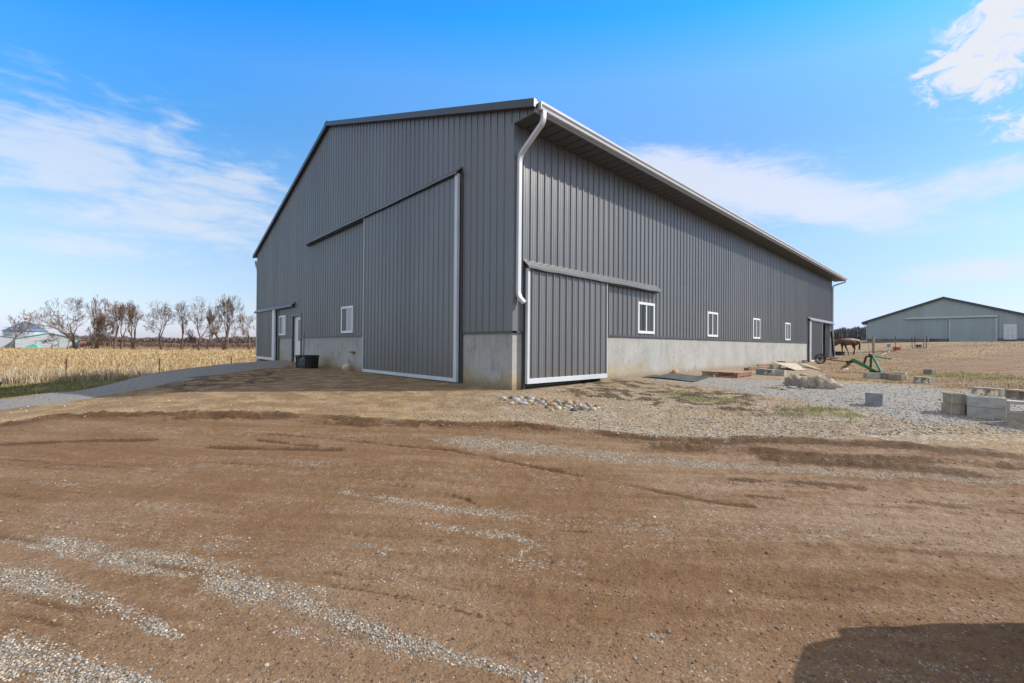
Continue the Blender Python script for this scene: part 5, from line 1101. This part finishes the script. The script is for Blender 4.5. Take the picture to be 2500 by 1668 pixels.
# ------------------------------------------------------------------ horse
def skin_mesh(name, pts, edges, m, parent=None, sub=2, root=0):
    me = bpy.data.meshes.new(name); me.from_pydata([p[:3] for p in pts], edges, []); o = bpy.data.objects.new(name, me); COL.objects.link(o)
    s = o.modifiers.new('skin', 'SKIN'); s.use_smooth_shade = True; u = o.modifiers.new('sub', 'SUBSURF'); u.levels = u.render_levels = sub
    for i, p in enumerate(pts):
        v = me.skin_vertices[0].data[i]; v.radius = (p[3], p[4] if len(p) > 4 else p[3]); v.use_root = i == root
    bpy.context.view_layer.update(); dg = bpy.context.evaluated_depsgraph_get()
    m2 = bpy.data.meshes.new_from_object(o.evaluated_get(dg)); bpy.data.objects.remove(o)
    m2.name = name; m2.materials.clear(); m2.materials.append(m); o = bpy.data.objects.new(name, m2); COL.objects.link(o)
    if parent is not None: o.parent = parent
    return o
M_horse = bpy.data.materials.new('chestnut_coat'); M_horse.use_nodes = True; nt = M_horse.node_tree; co = nt.nodes.new('ShaderNodeTexCoord').outputs['Object']
zz = nd(nt, 'ShaderNodeSeparateXYZ', {0: co}).outputs
coat = mixc(nt, sstep(nt, math_(nt, 'ADD', zz[2], math_(nt, 'MULTIPLY', noise(nt, co, 4), .25)), .62, .95), (.03, .018, .013), (.115, .046, .021))
coat = mixc(nt, sstep(nt, math_(nt, 'ADD', zz[0], math_(nt, 'MULTIPLY', noise(nt, co, 3), .3)), .1, -.9), coat, (.045, .021, .013))
nt.links.new(coat, nt.nodes['Principled BSDF'].inputs['Base Color']); nt.nodes['Principled BSDF'].inputs['Roughness'].default_value = .6
hp = CAM+ray(2071, 866)*(37/(ray(2071, 866)@fw)); hz = gz1(hp[0], hp[1])
horse = empty('horse', (hp[0], hp[1], hz), YAW-math.pi/2, 'chestnut horse walking with lowered head beside the far barn corner', 'horse')
P = [(.5, 0, 1.17, .28, .32), (.2, 0, 1.13, .29, .33), (-.12, 0, 1.1, .31, .34), (-.45, 0, 1.13, .26, .31), (-.72, 0, 1.14, .17, .25), (-.95, 0, 1.01, .125, .19), (-1.13, 0, .9, .1, .13), (-1.25, 0, .74, .085, .105), (-1.35, 0, .57, .065, .07), (-1.37, 0, .52, .05, .05),
     (.66, .0, 1.1, .23, .26)]
E_ = [(0, 1), (1, 2), (2, 3), (3, 4), (4, 5), (5, 6), (6, 7), (7, 8), (8, 9), (0, 10)]
def leg(chain, frm):
    k = frm
    for p in chain: P.append(p); E_.append((k, len(P)-1)); k = len(P)-1
leg([(.62, .15, .9, .13, .15), (.55, .16, .72, .085, .1), (.66, .15, .5, .05, .06), (.64, .15, .28, .034, .036), (.63, .15, .12, .042), (.6, .15, .02, .05)], 10)
leg([(.52, -.15, .9, .13, .15), (.36, -.16, .74, .085, .1), (.44, -.15, .5, .05, .06), (.36, -.15, .28, .034, .036), (.33, -.15, .12, .042), (.29, -.15, .02, .05)], 10)
leg([(-.44, .14, .88, .11, .13), (-.42, .14, .66, .065, .07), (-.42, .14, .46, .05), (-.4, .14, .26, .034), (-.41, .14, .12, .04), (-.44, .14, .02, .05)], 3)
leg([(-.4, -.14, .88, .11, .13), (-.32, -.14, .66, .065, .07), (-.24, -.14, .46, .05), (-.14, -.14, .28, .034), (-.1, -.14, .13, .04), (-.1, -.14, .02, .05)], 3)
for sy in (-1, 1): leg([(-1.1, sy*.06, 1.03, .03), (-1.12, sy*.08, 1.13, .012)], 6)
skin_mesh('body', P, E_, M_horse, horse, 2)
M_mane = mat('flaxen_mane', (.2, .125, .075), (.12, .06, .035), 8, rough=.8); mb = MB(); rr = random.Random(4)
for k in range(60):
    s = rr.random(); x = -.35-.75*s; z = 1.4-.38*s; mb.tube([(x, 0, z), (x-.03, -.13, z-.03), (x-.05+rr.uniform(-.04, .04), -.2, z-.25)], [.018, .016, .004], 4)
mb.build('mane', M_mane, horse)
mb = MB()
for k in range(26): dx, dy = rr.uniform(-.03, .06), rr.uniform(-.05, .05); mb.tube([(.82, 0, 1.2), (.92+dx*.5, dy*.5, 1.08), (.95+dx, dy, .75), (.9+dx, dy*1.3, .42)], [.02, .022, .018, .004], 4)
mb.build('tail', mat('dark_tail', (.07, .035, .02), rough=.8), horse)

# ------------------------------------------------------------------ parked car just right of the picture: it throws the rounded shadow on the dirt
M_car = mat('grey_car_paint', (.06, .065, .07), rough=.3, coat=.5); M_tyre = mat('tyre_rubber', (.02, .02, .02), rough=.8)
cxy = from_ad(3.52, 0); car = empty('parked_car', (cxy[0], cxy[1], gz1(*cxy)), YAW-math.pi/2, 'dark grey car parked on the dirt just past the right edge, front rounded', 'car')
def loft(stations, n=28, e=3.2):
    vs = []
    for (y, w, z0_, z1_, top) in stations:
        for j in range(n):
            an = 2*math.pi*j/n; c, s = math.cos(an), math.sin(an)
            x = w*math.copysign(abs(c)**(2/e), c); zc = (z0_+z1_)/2; z = zc+(z1_-z0_)/2*math.copysign(abs(s)**(2/e), s)
            f = max(0, (z-top[0])/max(z1_-top[0], .01)) if z1_ > top[0] else 0; vs.append((x*(1-top[1]*f), y, z))
    k = len(stations); return vs, [(i*n+j, i*n+(j+1) % n, (i+1)*n+(j+1) % n, (i+1)*n+j) for i in range(k-1) for j in range(n)]+[tuple(range(n-1, -1, -1)), tuple((k-1)*n+j for j in range(n))]
st = [(-2.4, .72, .45, 1.0, (.9, .0)), (-2.34, .86, .3, 1.2, (.9, .1)), (-2.0, .91, .24, 1.62, (1.0, .25)), (-1.0, .92, .22, 1.74, (1.0, .26)), (.2, .92, .22, 1.74, (1.0, .26)), (.75, .92, .22, 1.42, (1.05, .16)), (1.05, .92, .22, 1.36, (1., .06)), (1.7, .92, .22, 1.33, (1., .05)), (2.0, .91, .25, 1.28, (1., .05)), (2.18, .8, .3, 1.18, (.9, .0)), (2.27, .58, .38, 1.02, (.8, 0))]
mb = MB(); mb.add(*loft(st)); mb.build('body', M_car, car, smooth=True)
mb = MB(); mb.box((-.73, -1.9, 1.14), (-.705, .1, 1.48)); mb.build('side_window', M_gl, car); mb = MB(); mb.box((.705, -1.9, 1.14), (.73, .1, 1.48)); mb.build('side_window', M_gl, car)
mb = MB(); mb.add([(-.6, .24, 1.745), (.6, .24, 1.745), (.7, .76, 1.435), (-.7, .76, 1.435), (-.6, .24, 1.72), (.6, .24, 1.72), (.7, .76, 1.41), (-.7, .76, 1.41)], [(3, 2, 1, 0), (4, 5, 6, 7), (0, 1, 5, 4), (1, 2, 6, 5), (2, 3, 7, 6), (3, 0, 4, 7)]); mb.build('windscreen', M_gl, car)
for sx in (-1, 1):
    mb = MB(); mb.box((sx*.62-.14, 2.15, .72), (sx*.62+.14, 2.27, .86)); mb.build('headlight', M_vinyl, car, bevel=.02)
    for y in (-1.45, 1.4):
        mb = MB(); mb.tube([(sx*.7, y, .33), (sx*.93, y, .33)], .33, 28); wo = mb.build('wheel', M_tyre, car, bevel=.02); mb = MB(); mb.tube([(sx*.92, y, .33), (sx*.945, y, .33)], .2, 20); mb.build('rim', M_grey, wo)

# ------------------------------------------------------------------ left fence posts
for (a, d), lb in zip(((-23., 22.4), (-20.8, 25.6), (-19., 29.4)), ('leftmost rusty steel fence post at the corn field edge', 'middle rusty fence post at the corn field, foot hidden by the drive', 'short looking fence post nearest the barn before the corn field')):
    x, y = from_ad(a, d); z = gz1(x, y); e = empty('fence_post', (x, y, z), YAW-math.pi/2, lb, 'fence post', 'steel posts along the corn field')
    mb = MB(); mb.bar((0, 0, -.3), (0, 0, 1.17), .05, .012, upv=(0, 1, 0)); mb.bar((0, .02, -.3), (0, .02, 1.17), .012, .045, upv=(0, 1, 0)); mb.build('shaft', M_tp, e)
    mb = MB(); mb.box((-.027, -.012, 1.06), (.027, .046, 1.18)); mb.build('cap', M_red, e)

# ------------------------------------------------------------------ bare trees along the far side of the field
def tubes_np(segs, n=4):
    S = np.array([(*a, *b, r0, r1) for a, b, r0, r1 in segs]); a, b = S[:, :3], S[:, 3:6]; t = b-a; t /= np.linalg.norm(t, axis=1)[:, None]+1e-9
    ref = np.where(np.abs(t[:, 2:3]) > .9, np.array([[1., 0, 0]]), np.array([[0, 0, 1.]])); u = np.cross(t, ref); u /= np.linalg.norm(u, axis=1)[:, None]; w = np.cross(t, u)
    an = 2*np.pi*np.arange(n)/n; ring = u[:, None]*np.cos(an)[None, :, None]+w[:, None]*np.sin(an)[None, :, None]
    V = np.concatenate([a[:, None]+ring*S[:, 6, None, None], b[:, None]+ring*S[:, 7, None, None]], 1).reshape(-1, 3)
    j = np.arange(n); q = np.stack([j, (j+1) % n, n+(j+1) % n, n+j], 1); return V, (np.arange(len(S))*2*n)[:, None, None]+q[None]
M_bark = mat('grey_brown_bark', (.11, .075, .05), (.18, .13, .088), 1.5, rough=.95); M_twig = mat('twig_bark', (.14, .09, .065), (.19, .125, .09), .5, rough=.95); M_leaf = vcol_mat('withered_leaf', rough=.9)
def bare_tree(u, ubase_t, u0, u1, ttop, d, label, seed, lean=0., fork=.3, stems=1, leaves=0, wide=.62, up_=.25):
    rr = random.Random(seed); segs = []; tips = []
    def rot(v, ang):
        a = Vector((rr.gauss(0, 1), rr.gauss(0, 1), rr.gauss(0, 1))).cross(v); a.normalize(); return (Matrix.Rotation(ang, 3, a) @ v).normalized()
    def grow(p, v, L, r, dep):
        k = 3 if dep < 3 else 2; rr0 = r
        for i in range(k):
            v = (v+Vector((rr.gauss(0, .16), rr.gauss(0, .16), rr.gauss(0, .1)+.04*up_))).normalized(); q = p+v*(L/k); r1 = r*(.86 if dep < 6 else .8)
            segs.append((tuple(p), tuple(q), max(r, .026), max(r1, .019))); p = q; r = r1
            if dep > 0 and i < k-1 and rr.random() < .5 and dep < 7: grow(p, rot(v, rr.uniform(.5, 1.0)), L*rr.uniform(.45, .7), r*.5, dep+1)
        if dep >= 7: tips.append(tuple(p)); return
        for i in range(2 if rr.random() < .85 else 3): grow(p, (rot(v, rr.uniform(.25, wide))+Vector((0, 0, up_*.5))).normalized(), L*rr.uniform(.68, .86), r*rr.uniform(.6, .74), dep+1)
    for s in range(stems):
        v = Vector((lean+(s-(stems-1)/2)*.35+rr.gauss(0, .05), rr.gauss(0, .1), 1)).normalized(); grow(Vector(((s-(stems-1)/2)*.3, 0, 0)), v, 3.2*fork/.3, .4, 0)
    mp = d/1059; A_ = np.array([s[1] for s in segs]); x0, x1 = np.percentile(A_[:, 0], [1, 99]); zt_ = np.percentile(A_[:, 2], 99.5)
    c = far_pt(u, 840, d); zb_ = gz1(c[0], c[1]); H = float(far_pt(u, ttop, d)[2])-zb_
    L_, R_ = (u0-u)*mp, (u1-u)*mp; fz = H/zt_
    def sx_(x): return x*(L_/min(x0, -.5)) if x < 0 else x*(R_/max(x1, .5))
    sy_ = (R_-L_)/max(x1-x0, 1)
    T_ = lambda p: (sx_(p[0]), p[1]*sy_, p[2]*fz)
    kr = H/14.
    segs = [(T_(a), T_(b), r0*kr if r0 > .03 else r0, r1*kr if r1 > .03 else r1) for a, b, r0, r1 in segs]
    e = empty('bare_tree', (c[0], c[1], zb_-.1), YAW-math.pi/2, label, 'tree', 'bare trees beyond the corn field')
    big = [s for s in segs if s[2] > .09]; thin = [s for s in segs if s[2] <= .09]
    V, Q = tubes_np(big, 7); mesh_np('trunk', V, Q.reshape(-1, 4), M_bark, e, smooth=True); V, Q = tubes_np(thin, 3); mesh_np('crown', V, Q.reshape(-1, 4), M_twig, e)
    if leaves:
        g = np.random.default_rng(seed); tp_ = np.array([T_(p) for p in tips]); n = int(leaves*1.1); c_ = tp_[g.integers(0, len(tp_), n)]+g.normal(0, .22, (n, 3)); dl = g.normal(0, 1, (n, 2, 3)); dl /= np.linalg.norm(dl, axis=2)[..., None]
        s = g.uniform(.06, .13, (n, 1)); V = np.stack([c_-dl[:, 0]*s, c_+dl[:, 1]*s*.7, c_+dl[:, 0]*s, c_-dl[:, 1]*s*.7], 1).reshape(-1, 3)
        tone = np.array([(.33, .17, .085), (.26, .13, .07), (.4, .23, .12)])[g.integers(0, 3, n)]*g.uniform(.7, 1.15, (n, 1))
        mesh_np('foliage', V, np.arange(4*n).reshape(-1, 4), M_leaf, e, cols={'tone': np.repeat(np.concatenate([tone, np.ones((n, 1))], 1), 4, 0)})
    return e
bare_tree(22, 853, -14, 50, 757, 138, 'crooked bare tree with drooping limbs in front of the grain bin', 51, fork=.3)
bare_tree(124, 852, 108, 142, 813, 139, 'small thin bare tree in front of the white shed door', 22, fork=.4)
bare_tree(186, 852, 102, 202, 727, 131, 'large bare tree leaning left over the white shed, twin trunks', 57, lean=-.35, stems=2, fork=.32)
bare_tree(226, 851, 180, 238, 724, 130, 'bare tree leaning left with brown leaves, beside the brown shed', 24, lean=-.3, leaves=900, fork=.3)
bare_tree(235, 850, 222, 276, 762, 133, 'low many stemmed bare tree right of the brown shed', 25, stems=3, lean=.15, fork=.2)
bare_tree(279, 850, 256, 308, 736, 129, 'straight tree thick with rusty brown leaves left of the tree row middle', 26, leaves=1500, fork=.36)
bare_tree(296, 850, 288, 330, 741, 131, 'slim tree leaning right with some brown leaves', 27, lean=.3, leaves=500, fork=.34)
bare_tree(326, 849, 310, 354, 738, 129, 'upright bare tree with narrow crown at the middle of the row', 28, stems=2, fork=.25)
bare_tree(394, 848, 352, 428, 737, 128, 'broad fan shaped bare tree standing apart', 29, wide=.75, fork=.2)
bare_tree(443, 847, 424, 462, 737, 128, 'bare tree with a bent double curved trunk', 30, lean=.15, fork=.42)
bare_tree(487, 847, 455, 512, 727, 127, 'tree with a tall straight trunk and a round rusty leafy crown', 31, leaves=1500, fork=.4)
bare_tree(504, 846, 492, 530, 768, 125, 'lower bare tree under the round rusty crown', 32, lean=.12, fork=.3)
bare_tree(550, 845, 507, 584, 722, 126, 'largest vase shaped bare tree near the barn', 33, stems=3, wide=.6, fork=.28)
bare_tree(609, 844, 594, 632, 762, 124, 'small tree with orange leaves half hidden by the barn', 34, leaves=1100, fork=.34)
bare_tree(474, 847, 464, 484, 806, 126, 'thin sapling between bent tree and round rusty crown', 35, fork=.4)
bare_tree(163, 852, 155, 172, 810, 139, 'tiny sapling at the right end of the white shed', 36, fork=.4)

# ------------------------------------------------------------------ masses: far woods, brush, corn, grasses
def blades(name, x, y, z, h, w, lean, tones, label, cat, seed=0, bend=.3, tri=False, mat_=None):
    g = np.random.default_rng(seed); n = len(x); an = g.random(n)*6.28; la = g.random(n)*6.28
    ux, uy = np.cos(an)*w/2, np.sin(an)*w/2; lx, ly = np.cos(la)*lean*h, np.sin(la)*lean*h; zero = np.zeros(n)
    b0 = np.stack([x-ux, y-uy, z-.02], 1); b1 = np.stack([x+ux, y+uy, z-.02], 1)
    m0 = np.stack([x-ux*.8+lx*.35, y-uy*.8+ly*.35, z+h*.6], 1); m1 = np.stack([x+ux*.8+lx*.35, y+uy*.8+ly*.35, z+h*.6], 1)
    t0 = np.stack([x-ux*.15+lx, y-uy*.15+ly, z+h*(1-bend*np.minimum(lean, 1))], 1); t1 = np.stack([x+ux*.15+lx, y+uy*.15+ly, z+h*(1-bend*np.minimum(lean, 1))], 1)
    V = np.stack([b0, b1, m0, m1, t0, t1], 1).reshape(-1, 3); q = np.array([(0, 1, 3, 2), (2, 3, 5, 4)]); Q = (np.arange(n)*6)[:, None, None]+q[None]
    t = np.array(tones)[g.integers(0, len(tones), n)]*g.uniform(.75, 1.12, (n, 1)); c = np.repeat(np.concatenate([t, np.ones((n, 1))], 1), 6, 0)
    o = mesh_np(name, V, Q.reshape(-1, 4), mat_ or M_blade_, cols={'tone': c}); return tag(o, label, cat, kind='stuff')
M_blade_ = vcol_mat('dry_stalk', rough=.85)
g = np.random.default_rng(3)
# corn stubble
n = 120000; d = 1/(1/21.+(1/132.-1/21.)*g.random(n)**1.15); a = d*(-1.26+.72*g.random(n)); x, y = from_ad(a, d)
k = poly_sd(x, y, cornp) > .0; x, y, d = x[k], y[k], d[k]; sw = np.maximum(1, d/30)
h = g.uniform(.14, .44, len(x))*(1+.7*(g.random(len(x)) < .06)); blades('corn_stubble', x, y, gz(x, y), h, g.uniform(.018, .05, len(x))*sw, np.abs(g.normal(.35, .35, len(x))), [(.45, .335, .175), (.5, .39, .22), (.38, .265, .13), (.57, .465, .3), (.47, .33, .185), (.29, .195, .095)], 'dry standing corn stubble covering the field beyond the drive', 'corn field', 5, mat_=M_blade_)
# pale weeds on the fence line
xs, ys = [], []
for (p, q, m_) in ((FEN[0], FEN[1], 500), (FEN[1], FEN[2], 350), (from_ad(-27, 17), FEN[0], 900)):
    s = g.random(m_); xs.append(p[0]+(q[0]-p[0])*s+g.normal(0, .35, m_)); ys.append(p[1]+(q[1]-p[1])*s+g.normal(0, .35, m_))
for cu, ct, m_ in ((75, 925, 260), (130, 926, 120), (310, 918, 240), (350, 915, 200), (30, 935, 160)):
    p = G(cu, ct); xs.append(p[0]+g.normal(0, .5, m_)); ys.append(p[1]+g.normal(0, .5, m_))
x = np.concatenate(xs); y = np.concatenate(ys); blades('fence_weeds', x, y, gz(x, y), g.uniform(.3, .85, len(x)), g.uniform(.012, .03, len(x)), np.abs(g.normal(.3, .3, len(x))), [(.5, .4, .27), (.42, .33, .22), (.55, .47, .36)], 'pale dry weeds along the fence before the corn field', 'weeds', 6)
# green grass of the left verge, straw and moss elsewhere
def by_layer(arr, idx, n, dmin, dmax, t0, t1, thr, seed, pw=1.):
    g_ = np.random.default_rng(seed); d = 1/(1/dmin+(1/dmax-1/dmin)*g_.random(n)**pw); a = d*(t0+(t1-t0)*g_.random(n)); x, y = from_ad(a, d)
    k = g_.random(n) < np.clip((lay_at(arr, idx, x, y)-thr)*1.6, 0, 1); k &= ~((x > -.25) & (y > -.2) & (x < 31) & (y < 21)); return x[k], y[k], d[k]
x, y, d = by_layer(LB, 1, 60000, 10, 27, -1.3, -.7, .15, 8); blades('green_grass', x, y, gz(x, y), g.uniform(.04, .11, len(x)), g.uniform(.008, .02, len(x))*np.maximum(1, d/14), np.abs(g.normal(.4, .3, len(x))), [(.12, .145, .04), (.17, .175, .06), (.26, .23, .1), (.36, .29, .15)], 'green grass verge between drive and corn field', 'grass', 7)
x, y, d = by_layer(LB, 0, 60000, 9, 46, .45, 1.3, .2, 9); blades('dry_grass', x, y, gz(x, y), g.uniform(.02, .055, len(x))*np.maximum(1, d/26), g.uniform(.006, .014, len(x))*np.maximum(1, d/11), np.abs(g.normal(1.8, .6, len(x))), [(.36, .265, .14), (.42, .33, .19), (.31, .22, .12), (.26, .18, .1), (.33, .27, .13)], 'short dry straw coloured grass over the slope on the right', 'dry grass', 10, bend=.5)
x, y, d = by_layer(LB, 1, 16000, 6.5, 20, .15, 1.25, .2, 12); blades('moss_tufts', x, y, gz(x, y), g.uniform(.015, .05, len(x)), g.uniform(.006, .014, len(x))*np.maximum(1, d/9), np.abs(g.normal(.7, .4, len(x))), [(.17, .16, .05), (.24, .2, .08), (.36, .27, .13), (.2, .19, .04)], 'low olive tufts of grass in the gravel', 'grass', 11)
x, y, d = by_layer(LB, 2, 26000, 6.8, 16, -.8, .75, .25, 13); blades('dead_roots', x, y, gz(x, y), g.uniform(.008, .03, len(x)), g.uniform(.005, .012, len(x)), np.abs(g.normal(1.6, .8, len(x))), [(.12, .08, .05), (.2, .14, .085), (.3, .22, .14), (.07, .045, .03)], 'scattered dead roots and straw on the soil by the walls', 'plant litter', 14, bend=.6)
# far woods
def wood(name, u0, u1, tops, d0, d1, n, zb_, tones, label, seed, wmin, wmax):
    g_ = np.random.default_rng(seed); d = g_.uniform(d0, d1, n); u = g_.uniform(u0, u1, n); a = d*(u-1250)/1059; x, y = from_ad(a, d)
    uu, tt = zip(*tops); tp = np.interp(u, uu, tt)+6*(vnoise(u/17+seed, d*.01)-.5)+4*(vnoise(u/5.5+seed, d*.05)-.5); hz_ = 834+(u-1250)*.0078+9.0
    ztop = CAM[2]+(hz_-tp)/1059*(d0+d1)/2; s = g_.random(n)**.6; zt_ = zb_+(ztop-zb_)*np.clip(.45+.55*s, 0, 1); z = zt_-g_.uniform(.3, .75, n)*(zt_-zb_)*.7; z = np.maximum(z, zb_)
    return blades(name, x, y, z, np.maximum(zt_-z, .5), g_.uniform(wmin, wmax, n), np.abs(g_.normal(.12, .1, n)), tones, label, 'woods', seed+1)
wood('far_brush', 150, 660, [(150, 822), (230, 818), (300, 824), (420, 825), (520, 826), (620, 822), (660, 822)], 290, 380, 14000, -1.3, [(.17, .125, .12), (.14, .108, .108), (.2, .15, .135), (.13, .11, .12)], 'low brown line of far woods behind the bare trees', 41, .35, 1.1)
wood('field_brush', 195, 640, [(195, 838), (235, 830), (300, 837), (350, 834), (430, 838), (560, 836), (640, 834)], 133, 142, 3800, -1.3, [(.12, .08, .06), (.16, .11, .08), (.2, .13, .09)], 'brown scrub at the foot of the bare trees', 43, .06, .22)
wood('hill_woods', 1960, 2150, [(1960, 815), (2030, 811), (2050, 807), (2080, 806), (2110, 802), (2150, 800)], 480, 620, 26000, 2.8, [(.16, .175, .2), (.13, .145, .17), (.2, .205, .22), (.15, .15, .16)], 'blue grey wooded hill beyond the horse paddock', 45, .5, 1.6)
